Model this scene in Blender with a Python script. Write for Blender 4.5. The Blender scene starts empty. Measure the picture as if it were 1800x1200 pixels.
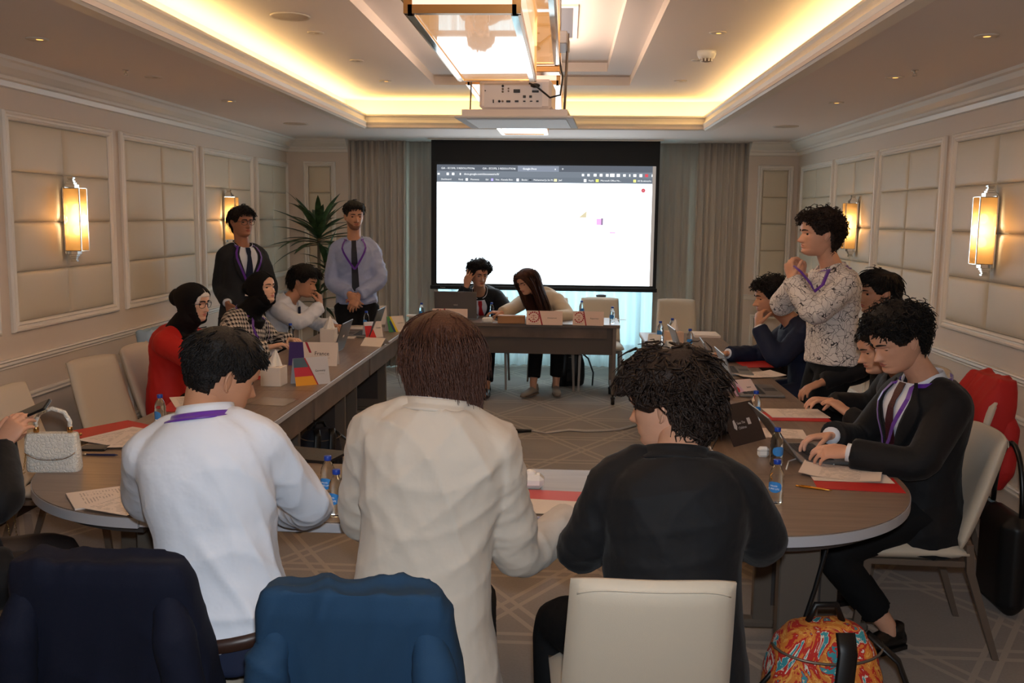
import bpy, bmesh, math, random
import numpy as np
from mathutils import Vector, Matrix, Euler

PI = math.pi
random.seed(7)
SC = bpy.context.scene
COL = SC.collection

# ---------------------------------------------------------------- camera
F_PX, YAW, PITCH, ROLL, CAM_Z = 1685.5, -.05546, -.13041, .011565, 1.74
_f = Vector((math.sin(YAW)*math.cos(PITCH), math.cos(YAW)*math.cos(PITCH), math.sin(PITCH)))
_r = Vector((math.cos(YAW), -math.sin(YAW), 0)); _u = _r.cross(_f)
CR = math.cos(ROLL)*_r + math.sin(ROLL)*_u
CU = -math.sin(ROLL)*_r + math.cos(ROLL)*_u
CF = _f
cam_d = bpy.data.cameras.new('camera'); cam = bpy.data.objects.new('camera', cam_d); COL.objects.link(cam)
cam_d.sensor_width = 36; cam_d.sensor_fit = 'HORIZONTAL'; cam_d.lens = F_PX/1800*36
cam_d.clip_start = .05
cam.matrix_world = Matrix(((CR.x, CU.x, -CF.x, 0), (CR.y, CU.y, -CF.y, 0), (CR.z, CU.z, -CF.z, CAM_Z), (0, 0, 0, 1)))
SC.camera = cam
CAMP = Vector((0, 0, CAM_Z))
def ray(px, py): return CR*((px-900)/F_PX) - CU*((py-600)/F_PX) + CF
def G(px, py, z=0.0): d = ray(px, py); return CAMP + d*((z-CAM_Z)/d.z)      # photo point on a level plane
def A(px, py, Y): d = ray(px, py); return CAMP + d*(Y/d.y)                  # photo point at a given depth

# ---------------------------------------------------------------- world, light, exposure
SC.view_settings.view_transform = 'Standard'; SC.view_settings.look = 'None'
SC.view_settings.gamma = 1; SC.view_settings.use_curve_mapping = False
SC.view_settings.exposure = EXPOSURE = 0.55
XL, XR, YB, YF, ZC, ZU, TZ = -3.12, 2.48, 10.65, -2.2, 2.55, 2.83, .755
world = bpy.data.worlds.new('world'); SC.world = world; world.use_nodes = True
bg = world.node_tree.nodes['Background']; bg.inputs[0].default_value = (.62, .85, 1, 1); bg.inputs[1].default_value = .4

def area(name, loc, rot, sx, sy, power, col):
    l = bpy.data.lights.new(name, 'AREA'); l.shape = 'RECTANGLE'; l.size = sx; l.size_y = sy; l.energy = power; l.color = col
    o = bpy.data.objects.new(name, l); COL.objects.link(o); o.location = loc; o.rotation_euler = rot; return o
# daylight arriving at the window behind the sheers
area('window_daylight', (-.24, 11.6, 1.4), (PI/2, 0, PI), 4.2, 2.4, 110, (.6, .88, 1))
# warm LED strips lying in the ceiling cove, shining up and inwards
WARM = (1, .74, .3)
area('cove_led_left', (-2.06, 3.7, 2.63), (0, math.radians(180-18), 0), .05, 11.2, 32, WARM)
area('cove_led_right', (1.42, 3.7, 2.63), (0, math.radians(180+18), 0), .05, 11.2, 32, WARM)
area('cove_led_back', (-.32, 9.33, 2.63), (math.radians(180+18), 0, 0), 3.4, .05, 9.5, WARM)
# the camera's own flash
fl = bpy.data.lights.new('camera_flash', 'SPOT'); fl.energy = 112; fl.color = (.86, .93, 1); fl.shadow_soft_size = .03; fl.spot_size = math.radians(95); fl.spot_blend = .6
flo = bpy.data.objects.new('camera_flash', fl); COL.objects.link(flo); flo.matrix_world = cam.matrix_world @ Matrix.Translation((0.02, .11, .02))

# ---------------------------------------------------------------- materials
def lin(c): c /= 255; return c/12.92 if c <= .04045 else ((c+.055)/1.055)**2.4
def rgb(c): return (lin(c[0]), lin(c[1]), lin(c[2]), 1)
MATS = {}
def mat(name, col, rough=.55, metal=0, bump=0, bscale=60, var=0, vscale=4, sheen=0, coat=0, emis=None, estr=0, trans=0, alpha=1, stretch=None, spec=.5):
    if name in MATS: return MATS[name]
    m = bpy.data.materials.new(name); m.use_nodes = True; MATS[name] = m
    nt = m.node_tree; b = nt.nodes['Principled BSDF']
    b.inputs['Base Color'].default_value = rgb(col); b.inputs['Roughness'].default_value = rough; b.inputs['Metallic'].default_value = metal
    b.inputs['Sheen Weight'].default_value = sheen; b.inputs['Coat Weight'].default_value = coat; b.inputs['Specular IOR Level'].default_value = spec
    b.inputs['Transmission Weight'].default_value = trans; b.inputs['Alpha'].default_value = alpha
    if emis: b.inputs['Emission Color'].default_value = rgb(emis); b.inputs['Emission Strength'].default_value = estr
    if bump or var:
        tc = nt.nodes.new('ShaderNodeTexCoord'); mp = nt.nodes.new('ShaderNodeMapping'); nt.links.new(tc.outputs['Object'], mp.inputs[0])
        if stretch: mp.inputs['Scale'].default_value = stretch
    if bump:
        n = nt.nodes.new('ShaderNodeTexNoise'); n.inputs['Scale'].default_value = bscale; n.inputs['Detail'].default_value = 3
        bp = nt.nodes.new('ShaderNodeBump'); bp.inputs['Strength'].default_value = bump; bp.inputs['Distance'].default_value = .01
        nt.links.new(mp.outputs[0], n.inputs['Vector']); nt.links.new(n.outputs[0], bp.inputs['Height']); nt.links.new(bp.outputs[0], b.inputs['Normal'])
    if var:
        n = nt.nodes.new('ShaderNodeTexNoise'); n.inputs['Scale'].default_value = vscale; n.inputs['Detail'].default_value = 4
        cr = nt.nodes.new('ShaderNodeValToRGB'); e = cr.color_ramp.elements
        e[0].position = .3; e[1].position = .7
        e[0].color = rgb([max(0, x*(1-var)) for x in col]); e[1].color = rgb([min(255, x*(1+var)) for x in col])
        nt.links.new(mp.outputs[0], n.inputs['Vector']); nt.links.new(n.outputs[0], cr.inputs[0]); nt.links.new(cr.outputs[0], b.inputs['Base Color'])
    return m
def emit(name, col, strength):
    if name in MATS: return MATS[name]
    m = bpy.data.materials.new(name); m.use_nodes = True; MATS[name] = m
    nt = m.node_tree; nt.nodes.clear(); e = nt.nodes.new('ShaderNodeEmission'); o = nt.nodes.new('ShaderNodeOutputMaterial')
    e.inputs[0].default_value = rgb(col); e.inputs[1].default_value = strength; nt.links.new(e.outputs[0], o.inputs[0]); return m
class NB:                                                     # small node expression helper
    def __init__(s, m): s.nt = m.node_tree; s.L = s.nt.links
    def math(s, op, a, b=None, c=None):
        n = s.nt.nodes.new('ShaderNodeMath'); n.operation = op
        for i, v in enumerate((a, b, c)):
            if v is None: continue
            if isinstance(v, (int, float)): n.inputs[i].default_value = v
            else: s.L.new(v, n.inputs[i])
        return n.outputs[0]
    def pos(s, kind='Object'):
        tc = s.nt.nodes.new('ShaderNodeTexCoord'); sp = s.nt.nodes.new('ShaderNodeSeparateXYZ'); s.L.new(tc.outputs[kind], sp.inputs[0]); s.vec = tc.outputs[kind]; return sp.outputs
    def mix(s, f, a, b):
        n = s.nt.nodes.new('ShaderNodeMix'); n.data_type = 'RGBA'
        for i, v in ((0, f), (6, a), (7, b)):
            if isinstance(v, tuple): n.inputs[i].default_value = v
            elif isinstance(v, (int, float)): n.inputs[i].default_value = v
            else: s.L.new(v, n.inputs[i])
        return n.outputs[2]
    def noise(s, scale, detail=3, vec=None, out=0):
        n = s.nt.nodes.new('ShaderNodeTexNoise'); n.inputs['Scale'].default_value = scale; n.inputs['Detail'].default_value = detail; s.L.new(vec or s.vec, n.inputs['Vector']); return n.outputs[out]

M_wall = mat('wall_paint', (216, 200, 184), .6, bump=.05, bscale=200)
M_trim = mat('trim_paint', (232, 224, 212), .42)
M_ceil = mat('ceiling_paint', (230, 217, 208), .75)
M_pad = mat('padded_fabric', (208, 194, 170), .5, bump=.12, bscale=350, sheen=.1)
M_base = mat('dark_baseboard', (30, 22, 20), .35)
M_chrome = mat('chrome', (225, 222, 215), .09, 1)
M_brass = mat('satin_brass', (196, 148, 92), .26, 1)
M_brown = mat('dark_bronze_metal', (124, 110, 98), .38, .5)
M_black = mat('black_plastic', (14, 14, 15), .45)
M_white = mat('white_plastic', (232, 230, 226), .4)
M_drape = mat('taupe_drape', (206, 195, 181), .85, bump=.1, bscale=400, sheen=.2)
M_drape2 = mat('taupe_lining', (196, 188, 176), .85, bump=.1, bscale=400, sheen=.2)
M_beige = mat('beige_upholstery', (202, 188, 168), .6, bump=.12, bscale=500, sheen=.1)

# ---------------------------------------------------------------- mesh helpers
class MB:
    def __init__(s): s.v = []; s.f = []; s.m = []; s.sm = []
    def add(s, vs, fs, mi=0, smooth=False):
        o = len(s.v); s.v.extend([tuple(v) for v in vs]); s.f.extend([tuple(i+o for i in f) for f in fs]); s.m.extend([mi]*len(fs)); s.sm.extend([smooth]*len(fs)); return s
    def box(s, x0, x1, y0, y1, z0, z1, mi=0, bev=0):
        if bev <= 0:
            vs = [(x, y, z) for z in (z0, z1) for y in (y0, y1) for x in (x0, x1)]
            return s.add(vs, [(0, 2, 3, 1), (4, 5, 7, 6), (0, 1, 5, 4), (2, 6, 7, 3), (0, 4, 6, 2), (1, 3, 7, 5)], mi)
        b = min(bev, (x1-x0)/2.01, (y1-y0)/2.01, (z1-z0)/2.01)
        X, Y, Z = (x0, x1), (y0, y1), (z0, z1); vs = []; idx = {}
        for i in (0, 1):
            for j in (0, 1):
                for k in (0, 1):
                    sx, sy, sz = (b, -b)[i], (b, -b)[j], (b, -b)[k]
                    for a, p in enumerate(((X[i], Y[j]+sy, Z[k]+sz), (X[i]+sx, Y[j], Z[k]+sz), (X[i]+sx, Y[j]+sy, Z[k]))):
                        idx[i, j, k, a] = len(vs); vs.append(p)
        I = lambda i, j, k, a: idx[i, j, k, a]; fs = []
        for i in (0, 1): fs.append([I(i, 0, 0, 0), I(i, 1, 0, 0), I(i, 1, 1, 0), I(i, 0, 1, 0)][::(-1, 1)[i]])
        for j in (0, 1): fs.append([I(0, j, 0, 1), I(1, j, 0, 1), I(1, j, 1, 1), I(0, j, 1, 1)][::(1, -1)[j]])
        for k in (0, 1): fs.append([I(0, 0, k, 2), I(1, 0, k, 2), I(1, 1, k, 2), I(0, 1, k, 2)][::(-1, 1)[k]])
        for j in (0, 1):
            for k in (0, 1): fs.append([I(0, j, k, 1), I(1, j, k, 1), I(1, j, k, 2), I(0, j, k, 2)])
        for i in (0, 1):
            for k in (0, 1): fs.append([I(i, 0, k, 0), I(i, 1, k, 0), I(i, 1, k, 2), I(i, 0, k, 2)])
        for i in (0, 1):
            for j in (0, 1): fs.append([I(i, j, 0, 0), I(i, j, 1, 0), I(i, j, 1, 1), I(i, j, 0, 1)])
        for i in (0, 1):
            for j in (0, 1):
                for k in (0, 1): fs.append([I(i, j, k, 0), I(i, j, k, 1), I(i, j, k, 2)])
        return s.add(vs, fs, mi)
    def loft(s, rings, mi=0, smooth=True, cap=True, closed=False):
        n = len(rings[0]); o = len(s.v); fs = []
        for r in rings: s.v.extend([tuple(p) for p in r])
        R = len(rings)
        for i in range(R if closed else R-1):
            a, b = o+i*n, o+((i+1) % R)*n
            for k in range(n): fs.append((a+k, a+(k+1) % n, b+(k+1) % n, b+k))
        if cap and not closed: fs += [tuple(o+k for k in range(n))[::-1], tuple(o+(R-1)*n+k for k in range(n))]
        s.f.extend(fs); s.m.extend([mi]*len(fs)); s.sm.extend([smooth]*len(fs)); return s
    def tube(s, pts, r, n=8, mi=0, smooth=True, cap=True, closed=False, flat=1.0):
        pts = [Vector(p) for p in pts]; N = len(pts); rs = r if isinstance(r, (list, tuple)) else [r]*N; rings = []; up = None
        for i, p in enumerate(pts):
            t = (pts[(i+1) % N]-pts[i-1]) if closed else (pts[min(i+1, N-1)]-pts[max(i-1, 0)])
            if t.length < 1e-9: t = Vector((0, 0, 1))
            t.normalize()
            if up is None:
                up = Vector((0, 0, 1)) if abs(t.z) < .9 else Vector((1, 0, 0))
            a = t.cross(up)
            if a.length < 1e-6: a = t.orthogonal()
            a.normalize(); b = a.cross(t).normalized(); up = b
            rings.append([p + a*(math.cos(2*PI*k/n)*rs[i]) + b*(math.sin(2*PI*k/n)*rs[i]*flat) for k in range(n)])
        return s.loft(rings, mi, smooth, cap, closed)
    def lathe(s, prof, c=(0, 0, 0), n=20, mi=0, smooth=True, cap=True, axis='z'):
        rings = []
        for r, z in prof:
            ring = []
            for k in range(n):
                a = 2*PI*k/n; x, y = r*math.cos(a), r*math.sin(a)
                ring.append((c[0]+x, c[1]+y, c[2]+z) if axis == 'z' else (c[0]+x, c[1]+z, c[2]-y) if axis == 'y' else (c[0]+z, c[1]+x, c[2]+y))
            rings.append(ring)
        return s.loft(rings, mi, smooth, cap)
    def sphere(s, c, rx, ry=None, rz=None, n=16, m=10, mi=0):
        ry = ry or rx; rz = rz or rx
        return s.loft([[(c[0]+rx*math.sin(PI*(j+.0)/m)*math.cos(2*PI*k/n), c[1]+ry*math.sin(PI*j/m)*math.sin(2*PI*k/n), c[2]-rz*math.cos(PI*j/m)) for k in range(n)] for j in [.04]+list(range(1, m))+[m-.04]], mi)
    def prism(s, poly, z0, z1, mi=0, smooth=False):
        n = len(poly); vs = [(p[0], p[1], z0) for p in poly]+[(p[0], p[1], z1) for p in poly]
        fs = [tuple(range(n))[::-1], tuple(range(n, 2*n))]+[(k, (k+1) % n, n+(k+1) % n, n+k) for k in range(n)]
        return s.add(vs, fs, mi, smooth)
    def grid(s, fn, nu, nv, mi=0, smooth=True, flip=False):
        o = len(s.v); s.v.extend([tuple(fn(i/nu, j/nv)) for j in range(nv+1) for i in range(nu+1)]); w = nu+1
        fs = [(o+j*w+i, o+j*w+i+1, o+(j+1)*w+i+1, o+(j+1)*w+i) for j in range(nv) for i in range(nu)]
        if flip: fs = [f[::-1] for f in fs]
        s.f.extend(fs); s.m.extend([mi]*len(fs)); s.sm.extend([smooth]*len(fs)); return s
    def xf(s, M): s.v = [tuple(M @ Vector(v)) for v in s.v]; return s
    def mesh(s, name, mats):
        me = bpy.data.meshes.new(name); me.from_pydata(s.v, [], s.f)
        for m in (mats if isinstance(mats, (list, tuple)) else [mats]): me.materials.append(m)
        me.polygons.foreach_set('material_index', s.m); me.polygons.foreach_set('use_smooth', s.sm); me.update(); return me
    def build(s, name, mats, parent=None, loc=None, rot=None): return link(name, s.mesh(name, mats), parent, loc, rot)
def link(name, me, parent=None, loc=None, rot=None):
    o = bpy.data.objects.new(name, me); COL.objects.link(o); o.parent = parent
    if loc is not None: o.location = loc
    if rot is not None: o.rotation_euler = rot
    return o
def tag(o, label=None, cat=None, group=None, kind=None):
    for k, v in (('label', label), ('category', cat), ('group', group), ('kind', kind)):
        if v: o[k] = v
    return o
def thing(name, label, cat, loc=(0, 0, 0), rz=0, group=None):
    o = bpy.data.objects.new(name, None); COL.objects.link(o); o.location = loc; o.rotation_euler = (0, 0, rz); o.empty_display_size = .1
    return tag(o, label, cat, group)
def struct(o): o['kind'] = 'structure'; return o
def smooth_fix(o, ang=40):
    me = o.data
    for p in me.polygons: p.use_smooth = True
    try: me.set_sharp_from_angle(angle=math.radians(ang))
    except Exception: pass
    return o
def bevel(o, w=.003, seg=2):
    b = o.modifiers.new('bevel', 'BEVEL'); b.width = w; b.segments = seg; b.limit_method = 'ANGLE'; return o
def text(name, s, size, m, parent, matrix, align='CENTER', extrude=.0004):
    c = bpy.data.curves.new(name, 'FONT'); c.body = s; c.size = size; c.align_x = align; c.align_y = 'CENTER'; c.extrude = extrude; c.resolution_u = 2
    t = bpy.data.objects.new('tmp', c); COL.objects.link(t); dg = bpy.context.evaluated_depsgraph_get(); me = bpy.data.meshes.new_from_object(t.evaluated_get(dg))
    bpy.data.objects.remove(t); bpy.data.curves.remove(c); me.materials.clear(); me.materials.append(m); me.name = name
    o = link(name, me, parent); o.matrix_local = matrix; return o
def dup_tree(o, parent=None):
    c = o.copy(); COL.objects.link(c); c.parent = parent
    for ch in list(o.children): dup_tree(ch, c)
    return c

# ================================================================ the room
def carpet():
    m = bpy.data.materials.new('patterned_carpet'); m.use_nodes = True; b = m.node_tree.nodes['Principled BSDF']; N = NB(m); x, y, z = N.pos()
    b.inputs['Roughness'].default_value = .95; b.inputs['Specular IOR Level'].default_value = .1; b.inputs['Sheen Weight'].default_value = .15
    p = .73
    fams = []
    for cx, cy in ((0, 1.0), (1.0, .62), (1.0, -.62)):
        t = N.math('ADD', N.math('DIVIDE', N.math('ADD', N.math('MULTIPLY', x, cx), N.math('MULTIPLY', y, cy)), p), .31)
        fr = N.math('ABSOLUTE', N.math('SUBTRACT', N.math('FRACT', t), .5))       # 0 at line centre .. .5
        ln = N.math('MULTIPLY', N.math('LESS_THAN', fr, .075), N.math('GREATER_THAN', fr, .035))
        fams.append(ln)
    ln = N.math('MAXIMUM', N.math('MAXIMUM', fams[0], fams[1]), fams[2])
    nz = N.noise(2.2, 3); nf = N.noise(90, 2)
    base = N.mix(nz, rgb((138, 128, 120)), rgb((166, 156, 148)))
    base = N.mix(N.math('MULTIPLY', nf, .5), base, rgb((116, 106, 98)))
    lc = N.mix(N.math('MULTIPLY', ln, .42), base, rgb((196, 178, 160)))
    N.L.new(lc, b.inputs['Base Color'])
    bp = m.node_tree.nodes.new('ShaderNodeBump'); bp.inputs['Strength'].default_value = .25; bp.inputs['Distance'].default_value = .004
    N.L.new(N.noise(420, 2), bp.inputs['Height']); N.L.new(bp.outputs[0], b.inputs['Normal']); return m
struct(MB().box(XL-.2, XR+.2, YF, 11.5, -.1, 0).build('floor', carpet()))

# ---- side walls
wl = struct(MB().box(XL-.12, XL, YF, 11.3, 0, 3.0).build('wall_left', M_wall))
wr = struct(MB().box(XR, XR+.12, YF, 11.3, 0, 3.0).build('wall_right', M_wall))
struct(MB().box(XL, XR, YF-.12, YF, 0, 3.0).build('wall_front', M_wall))
# back wall: two plain bays either side of the curtained window
wb = MB()
wb.box(XL, -2.43, YB, 11.3, 0, 2.95); wb.box(1.95, XR, YB, 11.3, 0, 2.95)
wb.box(-2.43, 1.95, 11.2, 11.3, 2.45, 2.95); wb.box(-2.43, 1.95, 11.2, 11.3, 0, .12)
wb = struct(wb.build('wall_back', M_wall))
# window with frame, mullions and glass
M_glass = mat('window_glass', (235, 245, 248), .02, trans=1)
wn = struct(thing('window_1', None, None, (0, 0, 0)))
fr = MB()
for x in (-2.43, -1.36, -.27, .82, 1.89): fr.box(x, x+.06, 11.22, 11.28, .12, 2.45)
fr.box(-2.43, 1.95, 11.22, 11.28, .12, .18); fr.box(-2.43, 1.95, 11.22, 11.28, 2.39, 2.45)
fr.build('window_frame', M_trim, wn)
for i in range(4):
    x = (-2.37, -1.30, -.21, .88)[i]
    MB().box(x, x+(1.01, 1.03, 1.03, 1.01)[i], 11.245, 11.255, .18, 2.39).build('pane', M_glass, wn)

# moulded frame in a wall's own (u along the wall, z up, n out of the wall) coordinates
def frame_mesh(u0, u1, z0, z1, w=.055, h=.03, prof=((0, .0), (0, .55), (.12, .95), (.3, 1), (.45, .62), (.62, .62), (.75, .9), (.9, .7), (1, .35), (1, 0))):
    mb = MB(); rings = []
    for (cu, cz, su, sz) in ((u0, z0, 1, 1), (u1, z0, -1, 1), (u1, z1, -1, -1), (u0, z1, 1, -1)):
        rings.append([(cu+su*a*w, cz+sz*a*w, b*h) for a, b in prof])
    mb.loft(rings, 0, False, False, True); return mb
def tile_mesh(w, h, d=.026):
    S_ = (0, .012, .035, .08, .2, .5, .8, .92, .965, .988, 1); H_ = (0, .42, .68, .84, .96, 1, .96, .84, .68, .42, 0)
    def fn(u, v):
        i, j = round(u*10), round(v*10); return ((S_[i]-.5)*w*.997, (S_[j]-.5)*h*.996, d*(.02+.98*min(H_[i], H_[j])))
    return MB().grid(fn, 10, 10)
SIDE = {'L': (wl, lambda v: (XL+v[2], v[0], v[1])), 'R': (wr, lambda v: (XR-v[2], v[0], v[1])), 'B': (wb, lambda v: (v[0], YB-v[2], v[1]))}
def wall_panel(side, u0, u1, z0, z1, cols, rows):
    w, T = SIDE[side]
    fm = frame_mesh(u0, u1, z0, z1); fm.v = [T(v) for v in fm.v]
    if side == 'L' : pass
    else: fm.f = [f[::-1] for f in fm.f]
    fm.build('panel_frame', M_trim, w)
    iu0, iu1, iz0, iz1 = u0+.055, u1-.055, z0+.055, z1-.055
    tw, th = (iu1-iu0)/cols, (iz1-iz0)/rows
    tm = tile_mesh(tw, th); tm.v = [T(v) for v in tm.v]
    tm.v = [(v[0]-(XL if side == 'L' else XR if side == 'R' else 0), v[1]-(YB if side == 'B' else 0), v[2]) for v in tm.v]
    if side == 'B' or side == 'R': tm.f = [f[::-1] for f in tm.f]
    me = tm.mesh('padded_tile', M_pad)
    for i in range(cols):
        for j in range(rows):
            c = T((iu0+(i+.5)*tw, iz0+(j+.5)*th, 0)); link('padded_tile', me, w, c)
def low_frame(side, u0, u1):
    w, T = SIDE[side]; fm = frame_mesh(u0, u1, .25, .69, .045, .022); fm.v = [T(v) for v in fm.v]
    if side != 'L': fm.f = [f[::-1] for f in fm.f]
    fm.build('wainscot_frame', M_trim, w)
PL = [(-.55, .72), (.85, 2.15), (2.28, 3.6), (3.75, 5.08), (5.205, 6.48), (6.61, 7.965), (8.095, 9.42), (9.54, 10.62)]
PR = [(-.55, .72), (.85, 2.15), (2.28, 3.6), (3.75, 4.98), (5.1, 6.41), (6.55, 7.86), (7.92, 9.13), (9.2, 10.42)]
for s, P in (('L', PL), ('R', PR)):
    for a, b in P:
        wall_panel(s, a, b, 1.05, 2.29, 2, 4); low_frame(s, a, b)
for a, b in ((-2.93, -2.57), (2.05, 2.43)): wall_panel('B', a, b, 1.05, 2.31, 1, 4)
low_frame('B', -3.02, -2.52); low_frame('B', 2.03, 2.42)

# runs of moulding: profile in (out of the wall, z)
def run(name, side, u0, u1, prof, m, flip=False):
    w, T = SIDE[side]; rings = [[T((u, z, n)) for n, z in prof] for u in (u0, u1)]
    return struct(MB().loft(rings, 0, False, True).build(name, m))
CORN = ((0, ZC), (.15, ZC), (.15, ZC-.018), (.125, ZC-.024), (.105, ZC-.05), (.07, ZC-.075), (.05, ZC-.082), (.05, ZC-.1), (.028, ZC-.106), (.02, ZC-.135), (0, ZC-.14))
RAIL = ((0, .91), (.03, .91), (.035, .902), (.02, .893), (.022, .878), (.012, .868), (.012, .858), (0, .852))
BASE = ((0, .155), (.012, .155), (.018, .14), (.018, 0), (0, 0))
n = 1
for s, a, b in (('L', YF, YB), ('R', YF, YB), ('B', XL, -2.43), ('B', 1.95, XR)):
    run('trim_%d' % n, s, a, b, CORN, M_trim); run('trim_%d' % (n+1), s, a, b, RAIL, M_trim); n += 2
run('baseboard_left', 'L', YF, YB, BASE, M_base); run('baseboard_right', 'R', YF, YB, BASE, M_base)
run('baseboard_back', 'B', XL, -2.43, BASE, M_base); run('baseboard_corner', 'B', 1.95, XR, BASE, M_base)

# ---- ceiling: low border, moulded cove lip, raised tray with a stepped recess
TX0, TX1, TY0, TY1 = -1.90, 1.24, -1.6, 9.12      # opening of the tray
UX0, UX1, UY0, UY1 = -2.16, 1.52, -1.85, 9.42     # inside of the cove
cl = MB()
cl.box(XL, TX0, YF, 11.3, ZC, ZC+.03); cl.box(TX1, XR, YF, 11.3, ZC, ZC+.03); cl.box(TX0, TX1, TY1, 11.3, ZC, ZC+.03); cl.box(TX0, TX1, YF, TY0, ZC, ZC+.03)
for x0, x1, y0, y1 in ((UX0-.04, UX0, UY0, UY1), (UX1, UX1+.04, UY0, UY1), (UX0, UX1, UY1, UY1+.04), (UX0, UX1, UY0-.04, UY0)): cl.box(x0, x1, y0, y1, ZC+.03, ZU+.2)
S1 = (-1.14, .50, -1.2, 8.28); S2 = (-.93, .30, -1.0, 7.98)
def ringplate(o, i, z0, z1):
    cl.box(o[0], i[0], o[2], o[3], z0, z1); cl.box(i[1], o[1], o[2], o[3], z0, z1); cl.box(i[0], i[1], i[3], o[3], z0, z1); cl.box(i[0], i[1], o[2], i[2], z0, z1)
ringplate((UX0, UX1, UY0, UY1), S1, ZU, ZU+.07); ringplate(S1, S2, ZU+.07, ZU+.14); cl.box(S2[0]-.05, S2[1]+.05, S2[2]-.05, S2[3]+.05, ZU+.14, ZU+.2)
ceil_o = struct(cl.build('ceiling', M_ceil))
lip = ((-.06, 0), (.02, -.004), (.035, .006), (.03, .02), (.042, .03), (.05, .05), (.03, .075), (.024, .1), (.04, .11), (.04, .125), (-.0, .125), (-.02, .03), (-.06, .03))
rings = []
for cx, cy, sx, sy in ((TX0, TY0, 1, 1), (TX1, TY0, -1, 1), (TX1, TY1, -1, -1), (TX0, TY1, 1, -1)):
    rings.append([(cx+sx*(a-.04), cy+sy*(a-.04), ZC-.006+b) for a, b in lip])
struct(MB().loft(rings, 0, False, False, True).build('trim_9', M_trim))

# ---- curtains in the window recess
def curtain(name, x0, x1, y, folds, amp, m, label, z0=.015, z1=2.58, nseg=None, seed=1):
    rnd = random.Random(seed); ph = [rnd.uniform(0, 6.28) for _ in range(4)]; N = nseg or int(folds*8)
    def fn(u, v):
        w = u*folds*2*PI; k = .75+.35*(1-v)
        yy = amp*k*(math.sin(w+.5*math.sin(w*.31+ph[0])) + .35*math.sin(2.1*w+ph[1]+v*.8))
        xx = x0+(x1-x0)*u+.012*math.sin(w*.5+ph[2])*(1-v)
        return (xx, y+yy, z0+(z1-z0)*v)
    mb = MB().grid(fn, N, 6)
    o = mb.build(name, m); sd = o.modifiers.new('thick', 'SOLIDIFY'); sd.thickness = .004
    return tag(o, label, 'curtain')
curtain('curtain', -2.46, -1.80, 10.78, 9, .035, M_drape, 'heavy pleated taupe drape hanging behind the potted plant, left of the screen', seed=3)
curtain('curtain', -1.84, -1.45, 10.88, 5, .014, M_drape2, 'smooth grey-taupe drape hanging along the left edge of the screen', seed=4)
curtain('curtain', 1.42, 1.985, 10.78, 8, .035, M_drape, 'heavy pleated taupe drape hanging between the right column and the lining drape', seed=5)
curtain('curtain', .98, 1.46, 10.88, 6, .014, M_drape2, 'smooth grey-taupe drape hanging along the right edge of the screen', seed=6)
sh = bpy.data.materials.new('sheer_voile'); sh.use_nodes = True; nt = sh.node_tree; nt.nodes.clear()
o_ = nt.nodes.new('ShaderNodeOutputMaterial'); tr = nt.nodes.new('ShaderNodeBsdfTranslucent'); tp = nt.nodes.new('ShaderNodeBsdfTransparent'); df = nt.nodes.new('ShaderNodeBsdfDiffuse')
m1 = nt.nodes.new('ShaderNodeMixShader'); m2 = nt.nodes.new('ShaderNodeMixShader')
for nn in (tr, df): nn.inputs[0].default_value = rgb((238, 246, 246))
tp.inputs[0].default_value = (.8, .9, .92, 1); m1.inputs[0].default_value = .45; m2.inputs[0].default_value = .1
nt.links.new(tr.outputs[0], m1.inputs[1]); nt.links.new(df.outputs[0], m1.inputs[2]); nt.links.new(m1.outputs[0], m2.inputs[1]); nt.links.new(tp.outputs[0], m2.inputs[2]); nt.links.new(m2.outputs[0], o_.inputs[0])
o = MB().grid(lambda u, v: (-1.75+3.1*u, 11.02+.035*math.sin(u*170+.8*math.sin(u*37))+.012*math.sin(u*61), .02+2.5*v), 260, 4).build('sheer_curtain', sh)
tag(o, 'translucent white sheer curtain glowing with daylight below the projection screen', 'curtain')

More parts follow.
